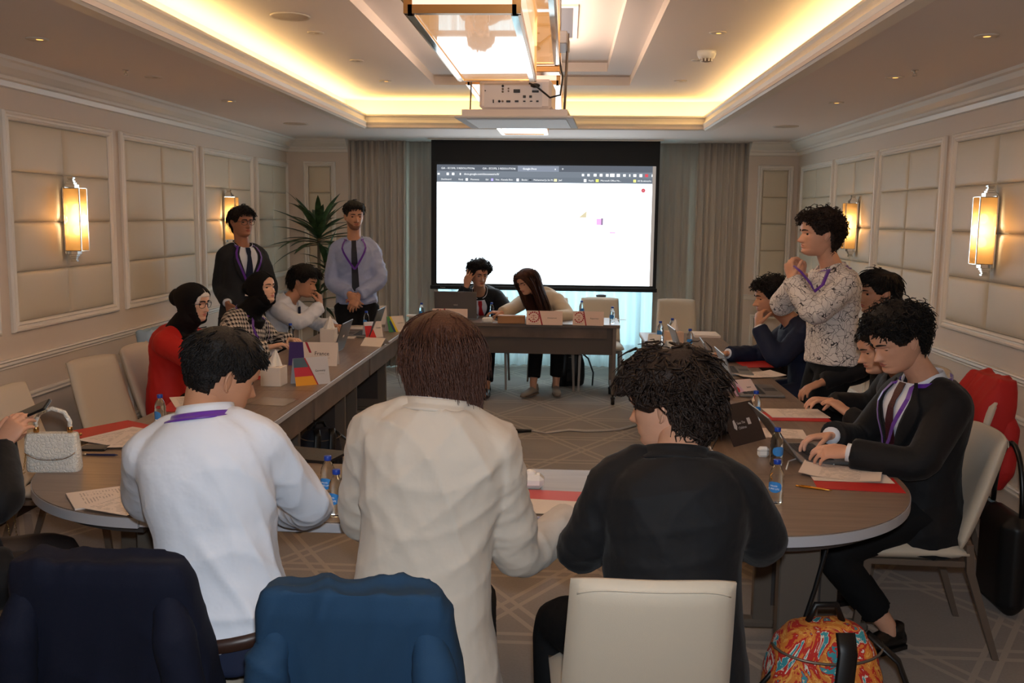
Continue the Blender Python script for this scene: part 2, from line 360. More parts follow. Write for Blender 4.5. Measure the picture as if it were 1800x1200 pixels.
# ================================================================ ceiling and wall fixtures
def glow_panel(name, col, e, ecol=None, coat=1.0):
    m = mat(name, col, .25, coat=coat, emis=ecol or col, estr=e); m.node_tree.nodes['Principled BSDF'].inputs['Coat Roughness'].default_value = .02; return m
M_lampside = glow_panel('lamp_acrylic_side', (230, 206, 188), .62, (255, 222, 196), .3)
M_lamptop = emit('lamp_top_glow', (255, 230, 208), 6)
M_lampbot = glow_panel('lamp_glass_bottom', (180, 136, 78), .5, (255, 176, 88), 1.0)
def chandelier(label, y0, y1, u0, u1):
    cx = -.305; t = thing('box_chandelier', label, 'chandelier', (cx, (y0+y1)/2, 2.3))
    yc = (y0+y1)/2
    def tier(x, a, b, z0, z1, w, name):
        f = MB()
        for sx in (-1, 1):
            for yy in (a, b): f.box(sx*x-w/2, sx*x+w/2, yy-w/2, yy+w/2, z0, z1)
            for zz in (z0+w/2, z1-w/2): f.box(sx*x-w/2, sx*x+w/2, a, b, zz-w/2, zz+w/2)
        for yy in (a, b):
            for zz in (z0+w/2, z1-w/2): f.box(-x, x, yy-w/2, yy+w/2, zz-w/2, zz+w/2)
        fo = f.build(name+'_frame', M_brass, t)
        e = MB()
        for sx in (-1, 1): e.box(sx*x-w*.42-(.006 if sx > 0 else -.006), sx*x+w*.42-(.006 if sx > 0 else -.006), a+w/2, b-w/2, z0-.003, z0-.0001)
        e.build('chrome_edge', M_chrome, fo)
        for sx in (-1, 1): MB().box(sx*x-.003, sx*x+.003, a+w/2, b-w/2, z0+w, z1-w).build('side_panel', M_lampside, t)
        for yy in (a, b): MB().box(-x+w/2, x-w/2, yy-.003, yy+.003, z0+w, z1-w).build('end_panel', M_lampside, t)
        MB().box(-x+w/2, x-w/2, a+w/2, b-w/2, z0+.004, z0+.01).build('bottom_panel', M_lampbot, t)
        MB().box(-x+w/2, x-w/2, a+w/2, b-w/2, z1-.01, z1-.004).build('top_panel', M_lamptop, t)
    tier(.153, y0-yc, y1-yc, 0, .22, .024, 'lower_tier')
    tier(.245, u0-yc, u1-yc, .14, .34, .022, 'upper_tier')
    for yy in (-.45, .45): MB().tube([(0, yy, .34), (0, yy, .67)], .012).lathe([(.05, .66), (.05, .672)], (0, yy, 0)).build('hanging_rod', M_brass, t)
chandelier('large two-tier brass box chandelier with a glass bottom mirroring the screen', 2.78, 4.14, 2.3, 4.6)
chandelier('farther two-tier box chandelier, mostly hidden behind the hanging projector', 5.5, 6.82, 5.3, 7.2)

# projector on its scissor-lift panel
pl = thing('projector_lift', 'white drop-down ceiling panel on thin rods carrying the projector', 'projector lift', (-.25, 4.93, 2.2), math.radians(-3))
mb = MB(); mb.box(-.285, .285, -.27, .27, 0, .012, bev=.003)
mb.build('panel_rim', mat('lift_grey', (188, 186, 182), .5), pl)
MB().box(-.235, .25, -.215, .215, -.004, .001).build('panel_insert', mat('lift_insert', (244, 248, 248), .45), pl)
MB().box(-.255, .255, -.24, .24, .012, .045).build('tray', mat('lift_tray', (206, 196, 190), .5), pl)
for sx in (-.235, -.2, .215, .235): MB().tube([(sx, -.1 if abs(sx) > .22 else .12, .045), (sx+.012, -.1 if abs(sx) > .22 else .12, .42)], .004, 6).build('lift_rod', M_brown, pl)
mb = MB(); mb.box(-.2, .24, -.12, .16, .37, .43, bev=.004); mb.tube([(-.15, .02, .43), (-.15, .02, .77)], .012, 8); mb.tube([(.19, .02, .43), (.19, .02, .77)], .012, 8); mb.build('upper_bracket', mat('lift_bracket', (176, 170, 168), .4), pl)
MB().box(-.17, .2, -.02, .1, .25, .28, bev=.003).tube([(-.15, .03, .28), (-.15, .03, .37)], .008).tube([(.18, .03, .28), (.18, .03, .37)], .008).build('mount_plate', M_brass, pl)
MB().tube([(.17, -.1, .38), (.2, -.15, .33), (.225, -.17, .2), (.215, -.17, .12), (.17, -.235, .1), (.1, -.25, .155), (.07, -.25, .165)], .005, 6).build('cable', M_black, pl)
pj = thing('projector', 'white projector seen from behind, its rear full of connector sockets', 'projector', (-.25, 4.93, 2.246), math.radians(-3))
mb = MB(); mb.box(-.175, .175, -.205, .12, .004, .145, bev=.014); smooth_fix(mb.build('body', mat('projector_white', (222, 210, 204), .45), pj))
MB().box(-.15, .13, -.2085, -.204, .012, .125).build('rear_plate', mat('projector_plate', (206, 200, 200), .4), pj)
dk = mat('socket_dark', (22, 22, 26), .5)
for x, z, r, k in ((-.06, .112, .006, 1), (-.06, .098, .005, 0), (-.06, .085, .005, 0), (-.032, .1, .004, 0), (-.032, .088, .004, 0), (-.076, .04, .006, 1), (-.06, .04, .005, 0), (-.145, .09, .003, 1)):
    MB().lathe([(r, 0), (r, .004)], (x, -.213, z), 10, axis='y').build('socket', dk if k else M_brown, pj)
for x, z, w, h in ((-.105, .04, .006, .016), (-.032, .04, .02, .009), (.008, .04, .018, .009), (.045, .04, .012, .006), (.078, .04, .012, .005), (.108, .04, .012, .008), (.008, .088, .032, .016), (.045, .062, .014, .012), (.075, .062, .013, .011), (.098, .086, .032, .01)):
    MB().box(x-w/2, x+w/2, -.213, -.207, z-h/2, z+h/2, bev=.001).build('socket', dk, pj)
MB().sphere((.098, -.222, .112), .024, .014, .011, 12, 8).build('power_plug', M_black, pj)
MB().lathe([(.04, 0), (.045, .02), (.03, .03)], (.06, .115, .075), 16, axis='y').build('lens', M_black, pj)

# round things in the ceilings
M_dlw = mat('downlight_rim', (214, 200, 184), .5); M_dlg = mat('downlight_reflector', (150, 110, 70), .3, .8); M_dle = emit('downlight_glow', (255, 176, 90), 1.6)
def downlight(x, y, z, label, on):
    t = thing('downlight', label, 'downlight', (x, y, z), 0, 'recessed ceiling downlights')
    MB().lathe([(.034, -.004), (.05, -.006), (.052, 0), (.034, 0)], (0, 0, 0), 20).build('rim', M_dlw, t)
    MB().lathe([(.001, -.002), (.033, -.003)], (0, 0, 0), 16, cap=False).build('reflector', M_dlg, t)
    MB().lathe([(.001, -.0045), (.016, -.004)], (.006, .01, 0), 12, cap=False).build('bulb', M_dle if on else M_dlg, t)
DL = [(.872, 5.93, 1, 'on the raised ceiling beside the smoke detector'), (.893, 6.93, 0, 'on the raised ceiling just beyond the smoke detector'), (.889, 7.98, 0, 'on the raised ceiling at the far right, near the cove corner'),
      (-1.519, 8.05, 1, 'on the raised ceiling at the far left, near the cove corner'), (-1.526, 7.0, 0, 'on the raised ceiling at the left, second from the far end'), (-1.547, 5.945, 0, 'on the raised ceiling next to the round speaker grille')]
for x, y, on, w in DL: downlight(x, y, ZU, 'small recessed downlight '+w, on)
for x, y, on, w in [(-2.536, 4.58, 1, 'on the low left ceiling nearest the camera'), (-2.52, 5.84, 0, 'on the low left ceiling beside the sprinkler'), (-2.49, 7.06, 1, 'on the low left ceiling, third from the camera'),
                    (1.828, 4.47, 1, 'glowing orange on the low right ceiling nearest the camera'), (1.852, 5.735, 1, 'on the low right ceiling beside the sprinkler'), (1.863, 6.98, 1, 'on the low right ceiling, third from the camera')]:
    downlight(x, y, ZC, 'small recessed downlight '+w, on)
for x, y, z, w in ((-1.564, 5.46, ZU, 'on the raised ceiling beside the left cove'), (-2.485, 8.8, ZC, 'in the low ceiling above the standing men'), (1.913, 8.77, ZC, 'in the low ceiling at the far right corner')):
    t = thing('ceiling_speaker', 'round flush speaker grille '+w, 'speaker', (x, y, z), 0, 'ceiling speakers')
    MB().lathe([(.098, -.004), (.108, -.008), (.112, 0), (.098, 0)], (0, 0, 0), 28).build('rim', M_dlw, t)
    MB().lathe([(.001, -.006), (.098, -.004)], (0, 0, 0), 28, cap=False).build('grille', mat('grille', (190, 170, 150), .6, bump=.6, bscale=300), t)
t = thing('smoke_detector', 'white domed smoke detector on the raised ceiling', 'smoke detector', (.898, 6.58, ZU))
MB().lathe([(.062, 0), (.062, -.02), (.052, -.045), (.03, -.052)], (0, 0, 0), 24).build('housing', M_white, t)
MB().lathe([(.04, -.05), (.036, -.066), (.02, -.07), (.001, -.071)], (0, 0, 0), 20).build('sensor', mat('sensor_grey', (120, 105, 90), .5), t)
for k in range(10): a = k*PI/5; MB().box(.035, .04, -.004, .004, -.068, -.048).xf(Matrix.Rotation(a, 4, 'Z')).build('vent', M_white, t)
for x, y, w in ((-2.567, 5.57, 'left'), (1.875, 5.48, 'right')):
    t = thing('sprinkler', 'tiny fire sprinkler head hanging from the low %s ceiling' % w, 'sprinkler', (x, y, ZC))
    MB().lathe([(.018, 0), (.018, -.006), (.006, -.007), (.006, -.02)], (0, 0, 0), 12).build('stem', M_chrome, t); MB().lathe([(.014, -.03), (.014, -.032)], (0, 0, 0), 12).tube([(.008, 0, -.018), (.01, 0, -.03)], .002, 5).tube([(-.008, 0, -.018), (-.01, 0, -.03)], .002, 5).build('deflector', M_chrome, t)
p = G(988, 40, ZU+.14)
t = thing('ceiling_hatch', 'small dark access opening with a white rim in the ceiling recess', 'ceiling hatch', (p.x, p.y, ZU+.14))
MB().box(-.07, .085, -.5, .5, -.004, -.001).build('opening', mat('hatch_dark', (86, 84, 92), .7), t)
fm = MB()
for b in ((.07, .1, -.5, .5), (-.1, -.07, -.5, .5), (-.1, .1, .5, .54), (-.1, .1, -.54, -.5)): fm.box(*b, -.012, 0)
fm.build('rim', M_ceil, t)

# wall sconces
def frosted(name, col, clear):
    m = bpy.data.materials.new(name); m.use_nodes = True; nt = m.node_tree; nt.nodes.clear(); o = nt.nodes.new('ShaderNodeOutputMaterial'); a = nt.nodes.new('ShaderNodeBsdfTranslucent'); b = nt.nodes.new('ShaderNodeBsdfTransparent'); c = nt.nodes.new('ShaderNodeMixShader')
    a.inputs[0].default_value = rgb(col); b.inputs[0].default_value = rgb((255, 226, 180)); c.inputs[0].default_value = clear; nt.links.new(a.outputs[0], c.inputs[1]); nt.links.new(b.outputs[0], c.inputs[2]); nt.links.new(c.outputs[0], o.inputs[0]); return m
M_shade = frosted('sconce_glass', (216, 196, 170), .5); M_shade2 = M_shade; M_bulb = emit('sconce_bulb', (255, 226, 160), 9)
def sconce(x, y, s, label):
    t = thing('wall_sconce', label, 'sconce', (x, y, 1.685), 0 if s > 0 else PI, 'wall sconces')   # +x points into the room
    MB().box(.032, .05, -.055, .055, -.215, .2, bev=.004).build('back_plate', M_chrome, t)
    for sg in (1, -1):
        f = MB()
        for a, b, w in ((.19, .215, .062), (.215, .228, .045), (.228, .24, .034), (.24, .247, .026), (.247, .26, .034)): f.box(max(.034, .066-w*.55), .066+w*.55, -w/2*.95, w/2*.95, min(a*sg, b*sg), max(a*sg, b*sg), bev=.002)
        f.build('finial', M_chrome, t)
    # three-sided glass lantern: two slanted side panes and a front pane
    A0, A1, B0, B1 = (.05, -.075), (.05, .075), (.135, -.046), (.135, .046); z0, z1 = -.19, .19
    def pane(p, q, m, nm):
        d = Vector((q[0]-p[0], q[1]-p[1], 0)).normalized(); n_ = Vector((d.y, -d.x, 0))*.002
        MB().prism([(p[0]+n_.x, p[1]+n_.y), (q[0]+n_.x, q[1]+n_.y), (q[0]-n_.x, q[1]-n_.y), (p[0]-n_.x, p[1]-n_.y)], z0, z1).build(nm, m, t)
    pane(A0, B0, M_shade, 'side_pane'); pane(A1, B1, M_shade, 'side_pane'); pane(B0, B1, M_shade2, 'front_pane')
    e = MB()
    for q in (A0, A1, B0, B1): e.box(q[0]-.003, q[0]+.003, q[1]-.003, q[1]+.003, z0, z1)
    for zz in (z0, z1): e.prism([A0, A1, B1, B0], zz-.003, zz+.003)
    e.build('cage', M_chrome, t)
    for zz in (.068, -.068):
        for yy, xx in ((-.062, .098), (.062, .098), (0, .139)):
            pass
        MB().sphere((.092, 0, zz), .026, .026, .03, 14, 8).build('bulb', M_bulb, t)
    for sg in (-1, 1): MB().lathe([(.012, 0), (.004, .02), (.001, .026)], (.045, sg*.055, 0), 8, axis='y').xf(Matrix.Identity(4)).build('side_knob', M_brass, t)
sconce(XL+.0, 5.82, 1, 'chrome wall sconce glowing on the padded left wall nearest the camera')
sconce(XL+.0, 8.6, 1, 'chrome wall sconce partly hidden behind the man in the dark suit')
sconce(XR-.0, 5.70, -1, 'chrome wall sconce glowing on the padded right wall nearest the camera')
sconce(XR-.0, 8.35, -1, 'chrome wall sconce behind the standing man in the patterned shirt')
for x, y, s in ((XL, 5.82, 1), (XL, 8.6, 1), (XR, 5.7, -1), (XR, 8.35, -1)):
    l = bpy.data.lights.new('sconce_light', 'POINT'); l.energy = 2.0; l.color = (1, .7, .42); l.shadow_soft_size = .03
    o = bpy.data.objects.new('sconce_light', l); COL.objects.link(o); o.location = (x+s*.1, y, 1.685)

# ================================================================ projection screen
YS = 10.42
def SP(px, py): return A(px, py, YS)
a, b = SP(758, 246), SP(1153, 509); sx0, sx1, sz1, sz0 = a.x, b.x, ZC-.001, b.z
scr = thing('projection_screen', 'large pull-down projection screen with black border showing a browser page', 'projection screen', ((sx0+sx1)/2, YS, sz0))
ox, oz = (sx0+sx1)/2, sz0; W2 = (sx1-sx0)/2; HT = sz1-sz0
M_scrblk = mat('screen_black', (13, 13, 14), .7)
MB().box(-W2, W2, .006, .012, 0, HT).build('black_border', M_scrblk, scr)
MB().box(-W2-.01, W2+.01, -.012, .016, -.03, .012, bev=.005).build('bottom_bar', M_scrblk, scr)
MB().box(-W2-.03, W2+.03, -.05, .06, HT-.012, HT, bev=.003).build('case', M_trim, scr)
p0, p1 = SP(768, 289), SP(1147, 503); ix0, ix1, iz1, iz0 = p0.x-ox, p1.x-ox, p0.z-oz, p1.z-oz; IW, IH = ix1-ix0, iz1-iz0
img = MB().box(ix0, ix1, .002, .006, iz0, iz1).build('picture', emit('screen_white', (232, 246, 255), 2.6), scr)  # projector's light put in as emission of the picture surface, no beam
LY = [0]
def rect(u0, u1, v0, v1, col, st=.9, name='page_area', k=1):                    # u right, v down, 0..1 of the picture
    MB().box(ix0+u0*IW, ix0+u1*IW, .002-.0012*k, .002-.0012*k+.001, iz1-v1*IH, iz1-v0*IH).build(name, emit('px_%d_%d_%d_%g' % (*col, st), col, st), img)
def stext(s, u, v, size, col, st, align='LEFT'):
    text('page_text', s, size*IH*.72, emit('px_%d_%d_%d_%g' % (*col, st), col, st), img, Matrix.Translation((ix0+u*IW, -.004, iz1-v*IH)) @ Matrix.Rotation(PI/2, 4, 'X'), align)
rect(0, 1, 0, .052, (98, 104, 114), .75); rect(0, 1, .052, .1, (120, 128, 138), .8); rect(0, 1, .1, .145, (112, 120, 130), .8)
rect(.372, .56, .006, .052, (134, 142, 156), .85, k=2)
for s, u in (('GIA - ECOFIL 3 RESOLUTION', .02), ('GIA - ECOFIL 3 RESOLUTION', .21)): stext(s, u, .03, .03, (235, 238, 240), 1)
stext('x', .168, .03, .035, (235, 238, 240), 1); stext('x', .355, .03, .035, (235, 238, 240), 1); stext('Google Docs', .395, .03, .03, (245, 246, 248), 1.2); stext('x', .54, .03, .035, (245, 246, 248), 1.2); stext('+', .572, .03, .045, (235, 238, 240), 1)
stext('docs.google.com/document/u/0/', .125, .077, .032, (238, 240, 242), 1.1)
for u, v, w, h, c in ((.008, .077, .01, .014, (240, 242, 244)), (.05, .077, .011, .02, (240, 242, 244)), (.075, .077, .011, .02, (240, 242, 244)), (.108, .077, .006, .016, (240, 242, 244)), (.67, .077, .011, .02, (215, 220, 225)), (.695, .077, .011, .02, (215, 220, 225)), (.725, .077, .013, .022, (240, 242, 244)), (.752, .077, .013, .022, (250, 250, 250)),
                      (.78, .077, .013, .022, (240, 242, 244)), (.803, .077, .02, .026, (250, 250, 250)), (.83, .077, .015, .024, (240, 242, 244)), (.858, .077, .012, .02, (235, 238, 240)), (.882, .077, .006, .02, (225, 228, 230)), (.905, .077, .013, .022, (250, 250, 250)), (.932, .077, .013, .024, (250, 250, 250)), (.958, .077, .014, .024, (190, 70, 80)), (.983, .077, .004, .02, (240, 242, 244)),
                      (.138, .122, .01, .02, (250, 250, 250)), (.255, .122, .01, .02, (170, 160, 240)), (.372, .122, .011, .022, (240, 244, 255)), (.43, .122, .012, .012, (60, 64, 70)), (.545, .122, .013, .02, (250, 236, 170)), (.68, .122, .012, .024, (245, 248, 250)), (.735, .122, .013, .022, (226, 232, 110)), (.905, .122, .012, .022, (240, 235, 130))):
    rect(u-w/2, u+w/2, v-h/2, v+h/2, c, 1.1, 'icon', 2)
for s, u in (('Dashboard', .02), ('Kanji', .1), ('Moments', .155), ('Edi', .225), ('Visa - Kanada Eleic', .27), ('Books', .39), ('Mohammad Ju Str M...', .445), ('Jazf', .56), ('Apply', .695), ('Microsoft Office Ho...', .75), ('All Bookmarks', .917)): stext(s, u, .122, .027, (238, 240, 242), 1)
rect(.985, 1, 0, 1, (150, 140, 132), .85, 'picture_edge', 1.5)
rect(.045, .063, .158, .196, (196, 184, 246), 1.6, 'icon'); stext('Docs', .085, .18, .03, (238, 240, 246), 2.1)
MB().lathe([(.001, 0), (.018*IH, .001)], (ix0+.945*IW, -.0, iz1-.2*IH), 18, cap=False, axis='y').build('icon', emit('avatar', (196, 90, 100), .9), img)
rect(.164, .196, .421, .429, (214, 208, 196), 1.5, 'icon'); rect(.177, .183, .393, .457, (214, 208, 196), 1.5, 'icon')
rect(.615, .69, .35, .43, (236, 246, 244), 1.9, 'icon', 1); 
MB().add([(ix0+.655*IW, 0, iz1-.43*IH), (ix0+.69*IW, 0, iz1-.375*IH), (ix0+.69*IW, 0, iz1-.43*IH)], [(0, 2, 1)]).build('icon', emit('px_olive', (190, 180, 150), 1.1), img)
MB().add([(ix0+.615*IW, 0, iz1-.355*IH), (ix0+.655*IW, 0, iz1-.355*IH), (ix0+.635*IW, 0, iz1-.38*IH)], [(0, 2, 1)]).build('icon', emit('px_mint', (214, 222, 190), 1.4), img)
rect(.735, .757, .437, .49, (226, 160, 232), 1.1, 'icon'); rect(.757, .766, .434, .493, (140, 120, 146), .9, 'icon'); rect(.797, .824, .548, .56, (226, 160, 232), 1.2, 'icon')
for u0, u1, v in ((.13, .22, .575), (.25, .29, .578), (.365, .41, .578), (.49, .51, .58), (.125, .24, .69), (.69, .7, .69)): rect(u0, u1, v, v+.006, (226, 224, 222), 1.9, 'page_line')
text('brand_mark', 'Projecta', .016, mat('mark_white', (210, 210, 210), .5), scr, Matrix.Translation((-W2+.13, -.0135, -.008)) @ Matrix.Rotation(PI/2, 4, 'X'))

# ================================================================ tables
def laminate(name, along):
    m = bpy.data.materials.new(name); m.use_nodes = True; b = m.node_tree.nodes['Principled BSDF']; N = NB(m); N.pos()
    mp = m.node_tree.nodes.new('ShaderNodeMapping'); N.L.new(N.vec, mp.inputs[0]); mp.inputs['Scale'].default_value = (1.2, 16, 16) if along == 'x' else (16, 1.2, 16)
    n1 = N.noise(3.2, 5, mp.outputs[0])
    c = N.mix(n1, rgb((100, 84, 73)), rgb((150, 130, 115)))
    N.L.new(c, b.inputs['Base Color']); b.inputs['Roughness'].default_value = .34; return m
M_lamx, M_lamy = laminate('walnut_laminate_across', 'x'), laminate('walnut_laminate_along', 'y')
M_edge = mat('edge_band', (182, 182, 188), .4); M_apron = mat('table_apron', (104, 86, 74), .45, var=.12, vscale=6); M_leg = mat('table_leg_metal', (112, 102, 92), .42, .3); M_panel = mat('modesty_panel', (62, 56, 54), .5)
XI0, XI1, WT, YC = -1.376, .64, .655, 3.68; YN, YE = 2.94, 8.27
def caster(t, x, y, name='caster'):
    c = MB(); c.lathe([(.01, -.016), (.03, -.016), (.034, 0), (.03, .016), (.01, .016)], (x, y, .034), 14, axis='x'); c.tube([(x, y, .03), (x, y, .1)], .012, 6); c.box(x-.02, x+.02, y-.012, y+.012, .055, .075); return c.build(name, M_black, t)
def arm_table(label, x0, x1, y0, y1, inner):
    cx, cy = (x0+x1)/2, (y0+y1)/2; t = thing('conference_table', label, 'table', (cx, cy, 0), 0, 'conference tables'); hx, hy = (x1-x0)/2, (y1-y0)/2-.002
    MB().box(-hx+.003, hx-.003, -hy, hy, TZ-.004, TZ).build('tabletop', M_lamy, t); MB().box(-hx, hx, -hy, hy, TZ-.032, TZ-.004, bev=.002).build('edge_band', M_edge, t)
    s = -1 if inner < cx else 1
    MB().box(min(s*(hx-.02), s*(hx-.045)), max(s*(hx-.02), s*(hx-.045)), -hy+.02, hy-.02, .585, TZ-.033).build('modesty_panel', M_apron, t)
    for yy in (-hy+.18, hy-.18):
        l = MB().box(-.17, .17, yy-.022, yy+.022, .09, TZ-.033, bev=.004).build('leg', M_leg, t); MB().box(-.1, .1, yy-.028, yy+.028, .16, .6).build('leg_cover', M_panel, l)
        MB().box(-.3, .3, yy-.035, yy+.035, .06, .095, bev=.01).build('foot', M_leg, t)
        for sx in (-.27, .27): caster(t, sx, yy)
for i in range(3):
    y0, y1 = YC+(YE-YC)*i/3, YC+(YE-YC)*(i+1)/3; w = ('nearest the front corner', 'in the middle', 'at the far end by the head desk')[i]
    arm_table('brown laminate table of the left row, '+w, XI0-WT, XI0, y0, y1, XI0); arm_table('brown laminate table of the right row, '+w, XI1, XI1+WT, y0, y1, XI1)
t = thing('conference_table', 'brown laminate cross table in front of the three backs', 'table', ((XI0+XI1)/2, (YN+YC)/2, 0), 0, 'conference tables')
hx, hy = (XI1-XI0)/2-.002, (YC-YN)/2-.01
MB().box(-hx, hx, -hy, hy, TZ-.004, TZ).build('tabletop', M_lamx, t); MB().box(-hx, hx, -hy-.003, hy+.003, TZ-.036, TZ-.004, bev=.002).build('edge_band', M_edge, t)
MB().box(-hx+.02, hx-.02, hy-.05, hy-.02, .585, TZ-.037).build('modesty_panel', M_apron, t)
for xx in (-hx+.2, hx-.2):
    l = MB().box(xx-.022, xx+.022, -.17, .17, .09, TZ-.037, bev=.004).build('leg', M_leg, t); MB().box(xx-.035, xx+.035, -.3, .3, .06, .095, bev=.01).build('foot', M_leg, t)
    for sy in (-.27, .27): caster(t, xx, sy)
for s, cx, w in ((1, XI1, 'right'), (-1, XI0, 'left')):
    t = thing('corner_table', 'rounded laminate corner table with pale edge at the front %s' % w, 'table', (cx, YC, 0), 0, 'rounded corner tables')
    def arc(r0, r1): return [(0, 0)]+[(s*r0*math.cos(a), -r1*math.sin(a)) for a in [PI/2*k/28 for k in range(29)]]
    po = arc(WT, YC-YN); pi = arc(WT-.003, YC-YN-.003)
    if s > 0: po, pi = po[::-1], pi[::-1]
    MB().prism(pi, TZ-.004, TZ).build('tabletop', M_lamx, t)
    smooth_fix(MB().prism(po, TZ-.038, TZ-.004).build('edge_band', M_edge, t), 50)
    MB().prism([(x*.86+s*.02, y*.86-.02) for x, y in po], TZ-.08, TZ-.039).build('sub_frame', M_panel, t)
    lx, ly = (.2 if s > 0 else -.1), -.36
    MB().box(lx-.07, lx+.07, ly-.03, ly+.03, .02, TZ-.081, bev=.005).build('leg', M_leg, t); MB().box(lx-.22, lx+.22, ly-.1, ly+.1, .0, .025, bev=.008).build('foot', M_leg, t)
# head desk
dx0, dx1, dy0, dy1 = -1.43, .505, 8.78, 9.42
t = thing('head_desk', 'long brown desk with a modesty panel below the projection screen', 'desk', ((dx0+dx1)/2, (dy0+dy1)/2, 0)); hx, hy = (dx1-dx0)/2, (dy1-dy0)/2
MB().box(-hx, hx, -hy, hy, TZ-.004, TZ).build('desktop', M_lamx, t); MB().box(-hx, hx, -hy, hy, TZ-.03, TZ-.004, bev=.002).build('edge_band', mat('desk_edge', (120, 104, 92), .4), t)
MB().box(-hx+.06, hx-.12, -hy+.02, -hy+.04, TZ-.13, TZ-.031).build('apron', M_apron, t)
MB().box(-hx+.05, hx-.06, -hy+.045, -hy+.06, .47, TZ-.031).build('modesty_panel', mat('desk_panel', (86, 76, 70), .5), t)
for sx in (-hx+.05, hx-.05):
    for sy in (-hy+.05, hy-.05):
        MB().box(sx-.018, sx+.018, sy-.025, sy+.025, .1, TZ-.031, bev=.004).build('leg', M_brown, t); caster(t, sx, sy)
    MB().box(sx-.015, sx+.015, -hy+.05, hy-.05, .12, .15).build('foot_rail', M_brown, t)

# ================================================================ chairs
def chair_parts():
    d = {}
    def back(u, v, side):
        w = .215-.02*v; x = (2*u-1)*w; z = .455+.445*v
        e = min(1, (1-abs(2*u-1)**6))*min(1, (1-abs(2*v-1)**8)); th = .026*max(0, e)**.5+.006
        y = -.195-.115*v-.03*v*v+.028*(2*u-1)**2 - .012*math.sin(PI*v)
        if v > .93: z -= .010*((abs(2*u-1))**4)
        return (x, y+side*th, z)
    mb = MB(); n, m = 14, 14
    mb.grid(lambda u, v: back(u, v, 1), n, m, flip=True); mb.grid(lambda u, v: back(u, v, -1), n, m)
    o = (n+1)*(m+1); bd = [i for i in range(n)]+[n+j*(n+1) for j in range(m)]+[m*(n+1)+n-i for i in range(n)]+[(m-j)*(n+1) for j in range(m)]
    fs = [(bd[k], bd[(k+1) % len(bd)], bd[(k+1) % len(bd)]+o, bd[k]+o) for k in range(len(bd))]; mb.add([], [], 0); mb.f += fs; mb.m += [0]*len(fs); mb.sm += [True]*len(fs)
    d['backrest'] = (mb.mesh('backrest', M_beige), None)
    pip = []
    for k in range(41):
        u = k/40; x, y, z = back(u*.92+.04, .955, -1); pip.append((x, y-.0015, z-.006*abs(2*u-1)**6*2))
    d['piping'] = (MB().tube(pip, .0022, 5).mesh('piping', M_beige), 'backrest')
    def seat(u, v, s):
        x = (2*u-1)*(.235-.015*(1-v)); y = -.2+.45*v; e = max(0, (1-abs(2*u-1)**8)*(1-abs(2*v-1)**8)); return (x, y, .43+s*(.028*e**.5+.004)+(.008*math.sin(PI*v) if s > 0 else 0)-(.02*max(0, v-.8)*5 if 0 else 0))
    mb = MB(); mb.grid(lambda u, v: seat(u, v, 1), n, m); mb.grid(lambda u, v: seat(u, v, -1), n, m, flip=True); mb.f += [f[::-1] for f in fs]; mb.m += [0]*len(fs); mb.sm += [True]*len(fs)
    d['seat'] = (mb.mesh('seat', M_beige), None)
    fr = MB()
    for sx in (-1, 1): fr.box(sx*.2-.012, sx*.2+.012, -.19, .2, .375, .4, bev=.003)
    for y in (-.18, .19): fr.box(-.2, .2, y-.012, y+.012, .375, .4, bev=.003)
    d['seat_frame'] = (fr.mesh('seat_frame', M_brown), None)
    for i, (sx, yt, yb) in enumerate(((-1, .19, .235), (1, .19, .235), (-1, -.2, -.33), (1, -.2, -.33))):
        top = .4 if yt > 0 else .47
        d['leg%d' % i] = (MB().loft([[(sx*.205+a*.013, yt+(b*.013), top) for a, b in ((-1, -1), (1, -1), (1, 1), (-1, 1))], [(sx*.205+a*.013, yt+b*.016-(0 if yt > 0 else .01), .36) for a, b in ((-1, -1), (1, -1), (1, 1), (-1, 1))], [(sx*.215+a*.01, yb+b*.012, 0.0) for a, b in ((-1, -1), (1, -1), (1, 1), (-1, 1))]], smooth=False).mesh('leg', M_brown), None)
    return d
CH = chair_parts()
def chair(x, y, rz, label, group='beige upholstered meeting chairs'):
    t = thing('meeting_chair', label, 'chair', (x, y, 0), rz, group); made = {}
    for k, (me, par) in CH.items(): made[k] = link('leg' if k.startswith('leg') else k, me, made[par] if par else t)
    return t
# rz = 0 faces +y (away from the camera); -pi/2 faces +x; pi/2 faces -x; pi faces the camera
chair(.21, 2.5, .03, 'pale chair under the man in the black blazer, its back to the camera')
chair(-1.11, 2.5, -.0, 'chair hidden under the navy jacket in the front left corner')
chair(-.46, 2.36, .0, 'chair hidden under the blue jacket at the bottom edge')
chair(-2.36, 4.42, -PI/2+.12, 'empty beige chair beside the white handbag')
chair(-2.44, 5.28, -PI/2-.25, 'empty beige chair left of the woman in the red blazer')
chair(-2.42, 5.9, -PI/2, 'beige chair under the woman in the red blazer')
chair(-2.45, 6.75, -PI/2-.05, 'beige chair under the woman in the checked jacket')
chair(-2.4, 7.75, -PI/2, 'beige chair under the young man in the white shirt by the plant')
chair(-2.06, 2.76, -.85, 'chair at the left edge under the person with the phone')
chair(1.42, 3.97, PI/2-.03, 'cream chair under the seated man in the black suit at the front right')
chair(1.72, 4.75, PI/2, 'beige chair draped with the red jacket')
chair(1.85, 5.62, PI/2, 'beige chair under the man half hidden behind the patterned shirt')
chair(1.6, 6.5, PI/2, 'beige chair under the man in the navy suit')
chair(-.8, 9.75, PI, 'beige chair under the man holding his head at the desk')
chair(-.14, 9.72, PI+.1, 'beige chair under the long-haired woman at the desk')
chair(.36, 9.78, PI, 'empty beige chair behind the right end of the head desk')
chair(1.14, 9.75, PI-.05, 'empty beige chair against the drape right of the desk')

